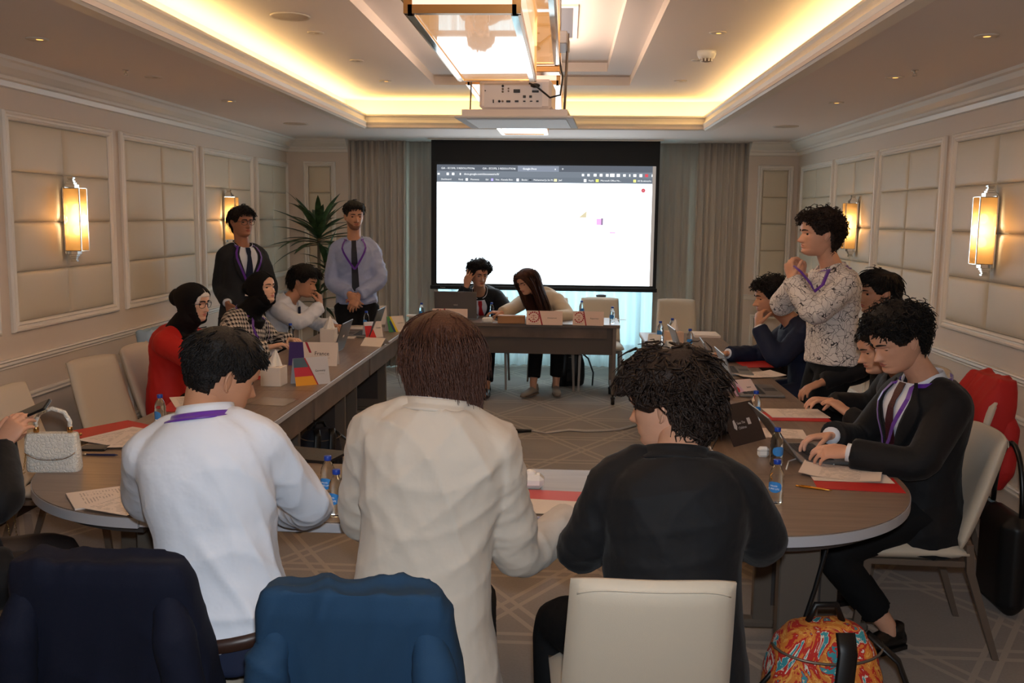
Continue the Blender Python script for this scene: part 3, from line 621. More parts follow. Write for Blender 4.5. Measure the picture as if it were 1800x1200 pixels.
# ================================================================ people: builders
RNG = np.random.default_rng(11)
V3 = lambda *a: Vector(a)
def remesh(mb, voxel, it=4, fac=.5):
    me = mb.mesh('tmp', []); o = bpy.data.objects.new('tmp', me); COL.objects.link(o)
    r = o.modifiers.new('r', 'REMESH'); r.mode = 'VOXEL'; r.voxel_size = voxel; r.use_smooth_shade = True
    if it: s = o.modifiers.new('s', 'SMOOTH'); s.iterations = it; s.factor = fac
    dg = bpy.context.evaluated_depsgraph_get(); out = bpy.data.meshes.new_from_object(o.evaluated_get(dg))
    bpy.data.objects.remove(o); bpy.data.meshes.remove(me); return out
def mesh_arrays(me):
    n = len(me.vertices); v = np.empty(n*3); me.vertices.foreach_get('co', v); fs = [tuple(p.vertices) for p in me.polygons]; return v.reshape(-1, 3), fs
def folds(me, amp, freq, seed, dirv=None):
    rng = np.random.default_rng(seed); n = len(me.vertices); v = np.empty(n*3); me.vertices.foreach_get('co', v); v = v.reshape(-1, 3)
    nr = np.empty(n*3); me.vertex_normals.foreach_get('vector', nr); nr = nr.reshape(-1, 3); d = np.zeros(n)
    for k in range(5):
        w = rng.normal(size=3); w /= np.linalg.norm(w); w2 = rng.normal(size=3)*freq*.35; f = freq*(.6+.5*k)
        if dirv is not None: w = w*.35+np.array(dirv); w /= np.linalg.norm(w)
        d += (1-np.abs(np.sin(v@w*f+1.6*np.sin(v@w2+rng.uniform(0, 6))+rng.uniform(0, 6))))**2/(1+.5*k)
    m = np.sin(v@(rng.normal(size=3)*freq*.3)+1)*.4+.6
    v += nr*((d-d.mean())*m*amp)[:, None]; me.vertices.foreach_set('co', v.ravel()); me.update()

# ---- head surface (units of head height; x right, y face, z from chin 0 to crown 1)
_hz = [0, .03, .07, .12, .17, .21, .25, .30, .36, .45, .52, .58, .66, .74, .82, .89, .945, .98, 1]
_yf = [.24, .34, .395, .415, .395, .41, .415, .405, .405, .40, .395, .425, .43, .415, .375, .30, .21, .12, 0]
_yb = [-.02, -.07, -.12, -.18, -.24, -.285, -.32, -.36, -.395, -.44, -.46, -.47, -.47, -.45, -.405, -.33, -.235, -.135, 0]
_wd = [.10, .15, .185, .215, .235, .25, .26, .275, .288, .303, .31, .318, .325, .318, .292, .24, .17, .095, 0]
def _sm(t, arr):
    z = np.linspace(0, 1, 401); a = np.interp(z, _hz, arr); k = np.hanning(23); k /= k.sum(); p = np.pad(a, 11, mode='edge'); s = np.convolve(p, k, 'valid'); m = np.clip((z-.93)/.05, 0, 1); return np.interp(t, z, s*(1-m)+a*m)
YCN = -.02
def face_y(x, z, c=None):
    w, yf = _sm(z, _wd), _sm(z, _yf); e = 2.35; ax = np.minimum(np.abs(x)/np.maximum(w, 1e-4), 1)
    y = YCN+(yf-YCN)*(1-ax**e)**(1/e); g = np.exp; ax_ = np.abs(x)
    nz = np.interp(z, [.29, .31, .33, .355, .40, .46, .52, .56], [0, .045, .115, .14, .105, .065, .022, 0])
    y = y+nz*g(-(x/np.interp(z, [.3, .36, .44, .54], [.062, .055, .036, .034]))**2)
    y = y-.036*g(-((ax_-.135)/.066)**2-((z-.515)/.034)**2)+.012*g(-((ax_-.11)/.12)**2-((z-.578)/.022)**2)+.012*g(-((ax_-.2)/.07)**2-((z-.42)/.05)**2)
    y = y+.022*g(-(x/.085)**2)*(g(-((z-.262)/.015)**2)+1.05*g(-((z-.214)/.016)**2))-.014*g(-(x/.1)**2-((z-.238)/.008)**2)+.012*g(-(x/.08)**2-((z-.1)/.045)**2)
    return y
NTH, NZR = 72, 62
_t = np.linspace(0, 2*np.pi, NTH, endpoint=False); TH = _t-.42*np.sin(_t); HZR = np.concatenate([np.linspace(0, .62, 44), np.linspace(.64, 1, 18)])
def head_grid(face=True):
    e = 2.35; P = np.zeros((NZR, NTH, 3))
    for i, z in enumerate(HZR):
        w, yf, yb = _sm(z, _wd), _sm(z, _yf), _sm(z, _yb); s, c = np.sin(TH), np.cos(TH)
        x = w*np.sign(s)*np.abs(s)**(2/e); yb_ = YCN+(yb-YCN)*np.abs(c)**(2/e)
        yfr = face_y(x, np.full(NTH, z)) if face else YCN+(yf-YCN)*np.abs(c)**(2/e)
        P[i, :, 0] = x; P[i, :, 1] = np.where(c > 0, yfr, yb_); P[i, :, 2] = z
    return P
HEADP = head_grid(); HEADS = head_grid(False)
def grid_faces(o=0): return [(o+i*NTH+k, o+i*NTH+(k+1) % NTH, o+(i+1)*NTH+(k+1) % NTH, o+(i+1)*NTH+k) for i in range(NZR-1) for k in range(NTH)]
GF = [f[::-1] for f in grid_faces()]
def hairline(th):                                             # z of the hair edge round the head
    a = np.abs((th+np.pi) % (2*np.pi)-np.pi)
    return np.interp(a, [0, .5, .8, 1.0, 1.15, 1.45, 1.6, 1.75, 2.0, 2.4, np.pi], [.80, .78, .72, .60, .50, .47, .55, .50, .30, .16, .13])
def head_parts(mb, M, HH, skin=0, lip=1, white=2, iris=3, beard=None, lid=.35, ears=True):
    P = HEADP.reshape(-1, 3)-np.array([0, 0, .5]); vs = [M @ Vector(p*HH) for p in P]
    o = len(mb.v); mb.v.extend([tuple(v) for v in vs]); 
    for f in GF:
        c = HEADP.reshape(-1, 3)[list(f)].mean(0); mi = skin
        if c[1] > .2 and abs(c[0]) < .092*(1-abs(c[2]-.238)/.062) and .192 < c[2] < .28: mi = lip
        elif beard is not None and c[1] > -.05 and (c[2] < .175 or (abs(c[0]) > .11 and c[2] < .12+.9*(abs(c[0])-.05)) or (.284 < c[2] < .312 and abs(c[0]) < .1)) : mi = beard
        mb.f.append(tuple(i+o for i in f)); mb.m.append(mi); mb.sm.append(True)
    mb.f.append(tuple(o+k for k in range(NTH))); mb.m.append(skin); mb.sm.append(True)
    for s in (-1, 1):
        ey = Vector((s*.132, float(face_y(np.array(.132), np.array(.515)))-.03, .015)); r = .055; rings = []
        for a in np.linspace(.02, np.pi-.02, 13): rings.append([M @ ((ey+Vector((r*math.sin(a)*math.cos(b), r*math.cos(a), r*math.sin(a)*math.sin(b))))*HH) for b in np.linspace(0, 2*np.pi, 14, endpoint=False)])
        mb.loft(rings[:5], iris); mb.loft(rings[4:], white)
        def lidf(u, v, lo, hi, rr):
            a = lo+(hi-lo)*v; b = (u-.5)*2.7; return M @ ((ey+Vector((rr*math.sin(b)*math.cos(a)*1.02, rr*math.cos(b)*math.cos(a), rr*math.sin(a))))*HH)
        mb.grid(lambda u, v: lidf(u, v, lid, 1.9, r*1.1), 8, 5, skin); mb.grid(lambda u, v: lidf(u, v, -1.6, -.42, r*1.08), 8, 4, skin)
        if not ears: continue
        w = float(_sm(.46, _wd)); B = Matrix.Translation((s*(w+.012), -.055, -.03)) @ Matrix.Rotation(s*.42, 4, 'Z') @ Matrix.Rotation(.2, 4, 'X')
        e1 = MB(); e1.sphere((0, 0, 0), .022, .07, .125, 14, 10); e1.tube([(s*.02, .075*math.cos(a)*(.9 if math.sin(a) > 0 else .6), .12*math.sin(a)+(0 if math.sin(a) > 0 else -.0)) for a in np.linspace(.5, 4.9, 16)], [.012+.006*math.sin(j/15*PI) for j in range(16)], 6)
        o2 = len(mb.v); mb.v.extend([tuple(M @ ((B @ Vector(v))*HH)) for v in e1.v]); mb.f.extend([tuple(i+o2 for i in f) for f in e1.f]); mb.m.extend([skin]*len(e1.f)); mb.sm.extend([True]*len(e1.f))
def brow_mesh(M, HH, up=0.0):
    mb = MB()
    for s in (-1, 1):
        pts = []
        for k in range(9):
            u = k/8; x = .045+.165*u; z = .598+.014*math.sin(u*PI*.9)-.004*u+up; y = float(face_y(np.array(x), np.array(z)))+.004; pts.append(M @ (Vector((s*x, y, z-.5))*HH))
        mb.tube(pts, [HH*(.009+.013*math.sin(PI*min(1, .25+u_/8*.8))) for u_ in range(9)], 6, flat=.9)
    return mb

# ---- hair
def lock_tubes(paths, r0, sides=3, taper=.25):
    """paths: (N,K,3) -> verts, faces of thin tapering tubes"""
    N, K, _ = paths.shape; t = np.gradient(paths, axis=1); t /= np.linalg.norm(t, axis=2, keepdims=True)+1e-9
    ref = np.where(np.abs(t[..., 2:3]) < .9, np.array([0, 0, 1.]), np.array([1., 0, 0])); a = np.cross(t, ref); a /= np.linalg.norm(a, axis=2, keepdims=True)+1e-9; b = np.cross(a, t)
    u = np.linspace(0, 1, K)[None, :, None]; rad = (r0[:, None, None] if isinstance(r0, np.ndarray) else r0)*(taper+(1-taper)*np.sqrt(np.maximum(0, 1-u**2.2)))
    V = np.stack([paths+rad*(a*math.cos(2*PI*k/sides)+b*math.sin(2*PI*k/sides)) for k in range(sides)], 2)      # N,K,S,3
    idx = np.arange(N*K*sides).reshape(N, K, sides); A_, B_ = idx[:, :-1], idx[:, 1:]; Fs = np.stack([A_, np.roll(A_, -1, 2), np.roll(B_, -1, 2), B_], -1).reshape(-1, 4)
    return V.reshape(-1, 3), Fs
ELC, ELR = np.array([0, -.02, .575]), np.array([.325, .45, .43])
def hair_mesh(M, HH, style, seed, n=500, thick=None, mats=None):
    rng = np.random.default_rng(seed); P = HEADS.copy(); Z = P[..., 2]; th = np.broadcast_to(TH, Z.shape); hl = hairline(th)
    S = dict(short=dict(t=(.055, .03), L=(.1, .2), curl=.004, r=.0095, lift=.16, side=.02), curly=dict(t=(.13, .07), L=(.18, .32), curl=.034, r=.0125, lift=.6, side=.06), wavy=dict(t=(.10, .05), L=(.22, .4), curl=.016, r=.011, lift=.34, side=.05),
             loose=dict(t=(.13, .09), L=(.24, .46), curl=.05, r=.015, lift=.42, side=.05), fade=dict(t=(.06, .012), L=(.12, .2), curl=.006, r=.012, lift=.3, side=.01), medium=dict(t=(.085, .07), L=(.25, .72), curl=.02, r=.0085, lift=.16, side=.07), long=dict(t=(.075, .065), L=(1.5, 2.2), curl=.004, r=.013, lift=.06, side=.06))[style]
    tt, ts = S['t'] if thick is None else thick
    if style == 'medium': hl = np.minimum(hl, np.interp(np.abs((th+np.pi) % (2*np.pi)-np.pi), [0, .5, .9, 1.2, 1.6, 2.2, 3.15], [.70, .66, .5, .40, .30, .08, .02]))
    if style == 'long': hl = np.minimum(hl, np.interp(np.abs((th+np.pi) % (2*np.pi)-np.pi), [0, .25, .6, .9, 1.2, 1.6, 3.15], [.84, .82, .68, .4, .2, .05, 0]))
    if style == 'fade': ts2 = np.interp(Z, [.2, .55, .72, .85], [.006, .012, .035, tt])
    d = (P-ELC)/ELR; d /= np.linalg.norm(d, axis=2, keepdims=True)+1e-9
    tk = ts+(tt-ts)*np.clip((Z-.5)/.4, 0, 1)
    if style == 'fade': tk = ts2
    edge = np.clip((Z-hl)/.06, -1, 1); lump = .3*np.sin(9*P[..., 0]+seed)*np.sin(11*P[..., 1]+2*seed)+.3*np.sin(17*P[..., 2]+3*P[..., 0]*5+seed)
    off = np.where(edge > 0, tk*np.sqrt(np.clip(edge, 0, 1))*(1+lump*(.6 if style in ('curly', 'wavy', 'loose') else .15)), -.03)
    C = P+d*off[..., None]
    cap = (C.reshape(-1, 3)-np.array([0, 0, .5]))*HH
    # roots of the locks
    w = (edge > .15).astype(float)*np.gradient(HZR)[:, None]*np.maximum(.05, np.sin(np.pi*np.clip(HZR, .02, .98)))[:, None]; w = (w/w.sum()).ravel(); ii = rng.choice(len(w), n, p=w)
    root = C.reshape(-1, 3)[ii]+rng.normal(size=(n, 3))*.012; nd = d.reshape(-1, 3)[ii]; K = 9 if style in ('long', 'medium') else 7
    L = rng.uniform(*S['L'], size=n); fr = np.clip((root[:, 1]-.12)/.2, 0, 1); L = L*(1-fr*{'medium': .72, 'long': .15, 'short': .35, 'fade': .3}.get(style, .25)); L = L*(np.interp(root[:, 2], [.3, .6, .8], [.3, .5, 1]) if style == 'fade' else 1); paths = np.zeros((n, K, 3)); p = root-nd*.02; crown = np.array([0.02, -.14, 1.0]); e1 = np.cross(nd, rng.normal(size=(n, 3))); e1 /= np.linalg.norm(e1, axis=1, keepdims=True)+1e-9; e2 = np.cross(nd, e1)
    ph = rng.uniform(0, 6.28, n); om = rng.uniform(6, 11, n); rc = S['curl']*rng.uniform(.5, 1.3, n); lift = S['lift']*rng.uniform(.5, 1.3, n); q = p.copy()
    rad0 = np.linalg.norm((p-ELC)/ELR, axis=1)
    for k in range(K):
        u = k/(K-1); paths[:, k] = q+(e1*np.cos(om*u+ph)[:, None]+e2*np.sin(om*u+ph)[:, None])*(rc*min(1, u*2))[:, None]
        fl = q-crown; fl[:, 2] -= .12+(.5 if style in ('long', 'medium') else 0)
        if style in ('medium', 'long'): fl[:, 0] += np.sign(q[:, 0]+1e-6)*1.6*np.clip((q[:, 1]-.05)/.2, 0, 1)
        if style in ('curly',): fl = fl*.25+rng.normal(size=(n, 3))*.35
        if style == 'loose': fl = fl*.6+rng.normal(size=(n, 3))*.22
        if style in ('short', 'fade', 'wavy'): fl += rng.normal(size=(n, 3))*.14+np.array([.18, .1, .25])*(q[:, 1:2] > .1)
        nn = (q-ELC)/ELR**2; nn /= np.linalg.norm(nn, axis=1, keepdims=True); fl -= nn*(fl*nn).sum(1)[:, None]; fl /= np.linalg.norm(fl, axis=1, keepdims=True)+1e-9
        dr = fl+nn*lift[:, None]*(1-.6*u)
        if style in ('long', 'medium'): hang = np.clip((.45-q[:, 2])/.25, 0, 1)[:, None]; dr = dr*(1-hang)+np.array([0, 0, -1.])*hang+nn*.0
        dr /= np.linalg.norm(dr, axis=1, keepdims=True)+1e-9; q = q+dr*(L/(K-1))[:, None]
        r_ = np.linalg.norm((q-ELC)/ELR, axis=1); push = (r_ < rad0*.99) & (q[:, 2] > .35); q[push] = ELC+(q[push]-ELC)*(rad0[push]*.995/r_[push])[:, None]
    if style not in ('long', 'medium'):                         # keep the face and the ears clear
        bad = ((paths[..., 2] < .56) & (paths[..., 1] > -.19)) | ((paths[..., 2] < .70) & (paths[..., 1] > .2)); ok = np.cumsum(bad, 1) == 0; keep = ok[:, 2]; paths = paths[keep]; ok = ok[keep]; n = len(paths)
        for k in range(1, K): st = ~ok[:, k]; paths[st, k] = paths[st, k-1]+(paths[st, k-1]-paths[st, max(k-2, 0)])*.12
    rr = S['r']*rng.uniform(.6, 1.3, n); V, Fs = lock_tubes(paths, rr); V = (V-np.array([0, 0, .5]))*HH
    R3 = np.array(M.to_3x3()); T3 = np.array(M.translation); vs = np.vstack([cap, V])@R3.T+T3
    me = bpy.data.meshes.new('hair'); me.from_pydata(vs.tolist(), [], GF+(Fs+len(cap)).tolist()); me.polygons.foreach_set('use_smooth', [True]*len(me.polygons)); me.update(); return me

# ---- hands: palm, four fingers and a thumb, remeshed into one skin
def hand_mb(wrist, d, n, side, curl=(.5, .5, .55, .6), spread=.12, thumb=.5, sc=1.0, tcurl=.4):
    d = d.normalized(); n = (n-d*n.dot(d)).normalized(); s = n.cross(d)*side            # s points to the thumb side
    if isinstance(curl, (int, float)): curl = (curl,)*4
    mb = MB(); w = wrist; k = sc
    rings = []
    for t, hw, ht in ((-.012, .024, .019), (.0, .026, .018), (.03, .034, .017), (.06, .04, .016), (.085, .04, .0135), (.097, .034, .009)):
        c = w+d*(t*k); rings.append([c+s*(math.cos(a)*hw*k)+n*(math.sin(a)*ht*k) for a in [2*PI*j/12 for j in range(12)]])
    mb.loft(rings)
    for i, (off, L, r, b) in enumerate(((.029, .073, .0086, .083), (.0095, .082, .0088, .088), (-.0105, .076, .0084, .085), (-.029, .060, .0076, .076))):
        base = w+d*(b*k)+s*(off*k); ang = (1.5-i)*spread*.5; dir0 = (d*math.cos(ang)+s*math.sin(ang)).normalized(); pts = [base-dir0*.022*k]; p = base; a = 0
        pts.append(p)
        for frac, ca in ((.45, .9), (.31, 1.1), (.24, .75)):
            a += curl[i]*ca; dd = dir0*math.cos(a)+n*math.sin(a); p = p+dd*(L*frac*k); pts.append(p)
        mb.tube(pts, [r*k, r*1.06*k, r*k, r*.92*k, r*.7*k], 8)
    tb = w+d*(.022*k)+s*(.028*k); td = (d*math.cos(thumb+.35)+s*math.sin(thumb+.35)*.9+n*.35).normalized(); p1 = tb+td*.036*k; td2 = (td+d*tcurl*.8+n*tcurl*.6-s*tcurl*.4).normalized(); p2 = p1+td2*.03*k; td3 = (td2+n*tcurl*.3-s*tcurl*.3).normalized(); p3 = p2+td3*.024*k
    mb.tube([tb-td*.014*k, tb, p1, p2, p3], [.013*k, .0135*k, .0108*k, .0098*k, .0072*k], 8)
    return mb
def ik(a, b, l1, l2, hint):
    v = b-a; L = v.length
    if L > (l1+l2)*.995: b = a+v*((l1+l2)*.995/L); v = b-a; L = v.length
    x = (l1*l1-l2*l2+L*L)/(2*L); h = math.sqrt(max(0, l1*l1-x*x)); u = v.normalized(); w = hint-a; w = w-u*w.dot(u)
    if w.length < 1e-5: w = u.orthogonal()
    return a+u*x+w.normalized()*h, b

SKIN = {}
def skin_set(k, col):
    if k in SKIN: return SKIN[k]
    s = mat('skin_'+k, col, .5, bump=.06, bscale=260, var=.05, vscale=9); s.node_tree.nodes['Principled BSDF'].inputs['Subsurface Weight'].default_value = .12; s.node_tree.nodes['Principled BSDF'].inputs['Subsurface Radius'].default_value = (.012, .005, .003)
    SKIN[k] = [s, mat('lip_'+k, (col[0]*.88, col[1]*.68, col[2]*.68), .42), mat('eye_white', (168, 158, 150), .3), mat('iris_dark', (28, 16, 10), .15), mat('stubble_'+k, (col[0]*.66, col[1]*.6, col[2]*.58), .7)]
    return SKIN[k]
M_hair = {'black': mat('hair_black', (23, 18, 16), .58, spec=.3, bump=.5, bscale=180), 'darkbrown': mat('hair_dark_brown', (42, 28, 21), .55, spec=.35, bump=.5, bscale=180), 'brown': mat('hair_auburn_brown', (74, 42, 29), .5, spec=.35, bump=.5, bscale=180)}
SEC_T = [-.3, -.15, 0, .15, .3, .5, .68, .8, .88, .94, .985, 1.03]
SEC_X = [.16, .166, .165, .16, .148, .142, .16, .166, .15, .105, .07, .055]
SEC_F = [.115, .118, .115, .112, .105, .105, .12, .118, .102, .083, .066, .056]
SEC_B = [.125, .13, .125, .11, .095, .095, .112, .115, .102, .085, .068, .058]
SEC_XF = [.155, .165, .168, .17, .155, .132, .148, .152, .142, .112, .072, .05]

class Body:
    def __init__(s, label, pelvis, neck, head, face, hip_yaw, sh_yaw, k=1.0, slouch=.03, skin=('olive', (196, 146, 116)), bw=1.0, HH=.232, female=False, vox=.012, group=None):
        s.pelvis, s.neck, s.head, s.k, s.bw = Vector(pelvis), Vector(neck), Vector(head), k, bw; s.fem = female; s.vox = vox; s.label = label
        s.base = Vector((s.pelvis.x, s.pelvis.y, 0)); s.t = thing('person', label, 'person', s.base); s.hip, s.shy = hip_yaw, sh_yaw; s.HH = HH*k
        fwd = Vector((-math.sin(hip_yaw), math.cos(hip_yaw), 0)); s.mid = (s.pelvis+s.neck)/2-fwd*slouch*2; s.skin = skin_set(*skin)
        y, p, r = face; s.MH = Matrix.Translation(s.head) @ Matrix.Rotation(y, 4, 'Z') @ Matrix.Rotation(p, 4, 'X') @ Matrix.Rotation(r, 4, 'Y'); s.face = face
        s.arm = {}; s.leg = {}; s.hands = []; s.seed = int(abs(hash(round(pelvis[0]*100)+7*round(pelvis[1]*100)))) % 1000
        s.skinmb = MB()
    def c(s, t):
        if t < 0: d = (s.mid-s.pelvis).normalized(); d = (d+Vector((0, 0, 1))).normalized(); return s.pelvis+d*(t*(s.neck-s.pelvis).length)
        a, b, c_ = s.pelvis, s.mid, s.neck; t2 = min(t, 1.2); return a*(1-t2)**2+b*(2*t2*(1-t2))+c_*t2*t2
    def frame(s, t):
        T = (s.c(t+.02)-s.c(t-.02)).normalized(); y = s.hip+(s.shy-s.hip)*max(0, min(1, t)); r = Vector((math.cos(y), math.sin(y), 0)); r = (r-T*r.dot(T)).normalized(); return T, r, T.cross(r).normalized()
    def S(s, t, th, off=0.0, flare=0.0):
        T, r, f = s.frame(t); x = np.interp(t, SEC_T, SEC_XF if s.fem else SEC_X)*s.bw*s.k; e = 2/2.3
        yy = np.interp(t, SEC_T, SEC_F if math.cos(th) > 0 else SEC_B)*s.k
        if s.fem and math.cos(th) > 0: yy += .025*math.exp(-((t-.7)/.12)**2)*s.k
        a, b = math.sin(th), math.cos(th)
        return s.c(t)+r*((x+off+flare)*math.copysign(abs(a)**e, a))+f*((yy+off+flare)*math.copysign(abs(b)**e, b))
    def shoulder(s, sd):
        T, r, f = s.frame(.88); return s.c(.885)+r*(sd*.15*s.k*s.bw)-T*.026*s.k
    def set_arm(s, sd, wrist, hint, l1=.285, l2=.255, elbow=None):        # sd +1 right, -1 left
        a = s.shoulder(sd)
        if elbow: s.arm[sd] = (a, Vector(elbow), Vector(wrist)); return
        e, w = ik(a, Vector(wrist), l1*s.k, l2*s.k, Vector(hint)); s.arm[sd] = (a, e, w)
    def set_leg(s, sd, ankle, hint, l1=.43, l2=.41):
        T, r, f = s.frame(0); a = s.pelvis+r*(sd*.088*s.k)-T*.01; kn, an = ik(a, Vector(ankle), l1*s.k, l2*s.k, Vector(hint)); s.leg[sd] = (a, kn, an)
    def hand(s, sd, d=None, n=(0, 0, -1), curl=.45, **kw):
        a, e, w = s.arm[sd]; d = Vector(d) if d is not None else (w-e); me = remesh(hand_mb(w, d, Vector(n), sd*kw.pop('flip', -1), curl, sc=s.k*1.02, **kw), .0042 if s.vox < .0125 else .0052, 2)
        v, f = mesh_arrays(me); bpy.data.meshes.remove(me); s.skinmb.add([tuple(p) for p in v], f, 0, True)
    def limb(s, mb, a, b, c_, r, off=0, t1=1.0, bulge=0):
        """one bent limb from a over joint b to c_"""
        pts, rs = [], []; P = [(a, r[0]), (a.lerp(b, .5), r[1]), (b, r[2]), (b.lerp(c_, .42), r[3]), (b.lerp(c_, t1), r[3]+(r[4]-r[3])*min(1, max(0, (t1-.42)/.58)))]
        j = [P[0], P[1], (a.lerp(b, .88), (r[1]*.25+r[2]*.75)), (b+((a-b).normalized()+(c_-b).normalized())*.012, r[2]), (b.lerp(c_, .12), r[2]*.7+r[3]*.3), P[3], P[4]]
        mb.tube([p for p, _ in j], [q*s.k+off for _, q in j], 14)
    def torso(s, mb, t0, t1, off, flare=0.0, n=24, cols=28):
        rings = []
        for i in range(n+1):
            t = t0+(t1-t0)*i/n; fl = flare*max(0, (.1-t)/.3)
            rings.append([s.S(t, 2*PI*j/cols, off, fl) for j in range(cols)])
        mb.loft(rings)
    def local(s, me): 
        me.transform(Matrix.Translation(-s.base)); return me
    def part(s, name, me, mats, par=None, label=None):
        if len(me.materials): me.materials.clear()
        for m in (mats if isinstance(mats, list) else [mats]): me.materials.append(m)
        s.local(me); o = link(name, me, par or s.t)
        if label: o['label'] = label
        return o
    def finish(s, beard=False, lid=.35, ears=True):
        b = MB(); k = s.k; s.torso(b, -.08, 1.03, -.012, n=16, cols=20)
        for sd, (a, e, w) in s.arm.items(): s.limb(b, a, e, w, (.052, .045, .037, .036, .025)); b.tube([w+(e-w).normalized()*.03, w+(w-e).normalized()*.012], .024*k, 10)
        for sd, (a, kn, an) in s.leg.items(): s.limb(b, a, kn, an, (.085, .075, .054, .052, .036)); b.tube([an, an+Vector((0, 0, -.05))], .034*k, 10)
        up = Vector(s.MH.to_3x3() @ Vector((0, 0, 1))); fw = Vector(s.MH.to_3x3() @ Vector((0, 1, 0))); hb = s.head-up*(s.HH*.27)-fw*(s.HH*.1)
        n0 = s.c(.96); b.tube([n0, n0.lerp(hb, .5)+(s.neck-n0)*0, hb, hb+up*.04], [.062*k, .055*k, .055*k, .055*k], 16)
        me = remesh(b, .013, 4); v, f = mesh_arrays(me); bpy.data.meshes.remove(me)
        m = MB(); m.add([tuple(p) for p in v], f, 0, True); o = len(m.v); m.v += s.skinmb.v; m.f += [tuple(i+o for i in q) for q in s.skinmb.f]; m.m += s.skinmb.m; m.sm += s.skinmb.sm
        head_parts(m, s.MH, s.HH, beard=4 if beard else None, lid=lid, ears=ears)
        return s.part('body', m.mesh('body', []), s.skin)
    # ---- clothes
    def top(s, name, m, off=.014, aoff=.012, hem=-.12, flare=.0, sleeve=.97, amp=.0035, freq=26, collar=True, neckt=.965, label=None, cuff=0):
        b = MB(); s.torso(b, hem, neckt, off, flare)
        T, r, f = s.frame(.88)
        for sd, (a, e, w) in s.arm.items():
            s.limb(b, a, e, w, (.054, .05, .043, .041, .031+cuff), aoff, sleeve); b.tube([s.c(.955)+r*sd*.02*s.k, s.c(.925)+r*sd*.07*s.k, a+T*.004, a+r*sd*.012], [.03*s.k+off*.6, .044*s.k+off*.7, .05*s.k+aoff, .042*s.k+aoff], 14); b.sphere(tuple(a), .05*s.k+aoff); b.tube([s.c(.8)+r*sd*.06*s.k, a-T*.01], [.08*s.k+off*.5, .055*s.k+aoff], 14)
        me = remesh(b, s.vox, 4); folds(me, amp, freq, s.seed+3); return s.part(name, me, m, label=label)
    def trousers(s, m, off=.014, ends=.93, name='trousers', amp=.003, waist=.2):
        b = MB(); s.torso(b, -.1, waist, off*.8, n=8)
        for sd, (a, kn, an) in s.leg.items(): s.limb(b, a, kn, an, (.1, .083, .066, .062, .055), off*.6, ends)
        me = remesh(b, s.vox*1.15, 5); folds(me, amp, 22, s.seed+5); return s.part(name, me, m)
    def shoes(s, m, yaw=None, sole=None, pitch=(0, 0), L=.27):
        for i, (sd, (a, kn, an)) in enumerate(s.leg.items()):
            y = (yaw[i] if isinstance(yaw, (list, tuple)) else yaw) if yaw is not None else s.hip; b = MB(); rings = []
            for t, w, z0, z1 in ((-.07, .02, .008, .05), (-.06, .032, .0, .075), (-.02, .036, .0, .085), (.03, .036, .0, .08), (.08, .041, .0, .062), (.13, .044, .0, .05), (.17, .04, .002, .044), (.195, .026, .006, .034), (.2, .012, .01, .026)):
                rings.append([(w*math.cos(q), t*L/.27, (z0+z1)/2+(z1-z0)/2*math.sin(q)) for q in [2*PI*j/14 for j in range(14)]])
            b.loft(rings); b.tube([(0, -.03, .05), (0, -.028, .1)], [.04, .036], 12)
            Mx = Matrix.Translation((an.x, an.y, max(0, an.z-.085*s.k))) @ Matrix.Rotation(y, 4, 'Z') @ Matrix.Rotation(pitch[i], 4, 'X') @ Matrix.Scale(s.k, 4)
            b.xf(Mx); o = s.part('shoe', b.mesh('shoe', []), m)
            so = MB().prism([((.044-.01*abs(q)) * (1 if j == 0 else -1), yy*L/.27) for j, seq in enumerate(((-.065, -.03, .05, .13, .18, .198), (.198, .18, .13, .05, -.03, -.065))) for yy in seq for q in [abs(yy-.06)/.06*.6]], -.001, .016); so.xf(Mx); s.part('sole', so.mesh('sole', []), sole or M_black, o)
    def strip(s, name, pts, w, m, par=None, thick=.0015):       # pts: list of (t, theta, off) centre line, ribbon lying on the torso
        P = [s.S(t, th, of) for t, th, of in pts]; T_ = [(P[min(i+1, len(P)-1)]-P[max(i-1, 0)]).normalized() for i in range(len(P))]; mb = MB(); rings = []
        for i, (t, th, of) in enumerate(pts):
            nn = (s.S(t, th, of+.02)-P[i]).normalized(); side = T_[i].cross(nn).normalized(); ww = w[i] if isinstance(w, (list, tuple)) else w
            rings.append([P[i]-side*ww, P[i]+side*ww, P[i]+side*ww+nn*thick, P[i]-side*ww+nn*thick])
        mb.loft(rings, smooth=False); return s.part(name, mb.mesh(name, []), m, par)
    def lanyard(s, m, off, tip=.42, badge=True, thn=.62, thc=0.0):
        for sd in (-1, 1):
            s.strip('lanyard', [(1.0-.02*abs(u-.0), sd*(2.9-(2.9-thn)*u*1.0), off*.6+.006) for u in [i/6 for i in range(7)]]+[(.98-(.98-tip)*u, sd*thn*(1-u)+thc*u, off+.02+.004*math.sin(PI*u)) for u in [i/8 for i in range(9)]], .0085, m)
        if badge: s.strip('badge', [(tip, thc, off+.02), (tip-.13, thc, off+.022)], .035, mat('badge_white', (225, 220, 225), .4))
    def shirtfront(s, ms, mt, off, top=.975, bot=.52, w0=.42, tie=True, lap=None, mcol=None):
        """white V of shirt between the lapels, tie, lapels"""
        mb = MB()
        def fn(u, v): t = bot+(top-bot)*v; ww = .03+(w0-.03)*v**.9; return s.S(t, (2*u-1)*ww, off+.004)
        mb.grid(fn, 8, 12); s.part('shirt_front', mb.mesh('sf', []), ms)
        if tie:
            tt = [(top-.0-(top-bot+.02)*u, 0, off+.011) for u in [i/9 for i in range(10)]]; s.strip('tie', tt, [.018, .02, .014, .017, .021, .025, .028, .03, .031, .03], mt, thick=.004)
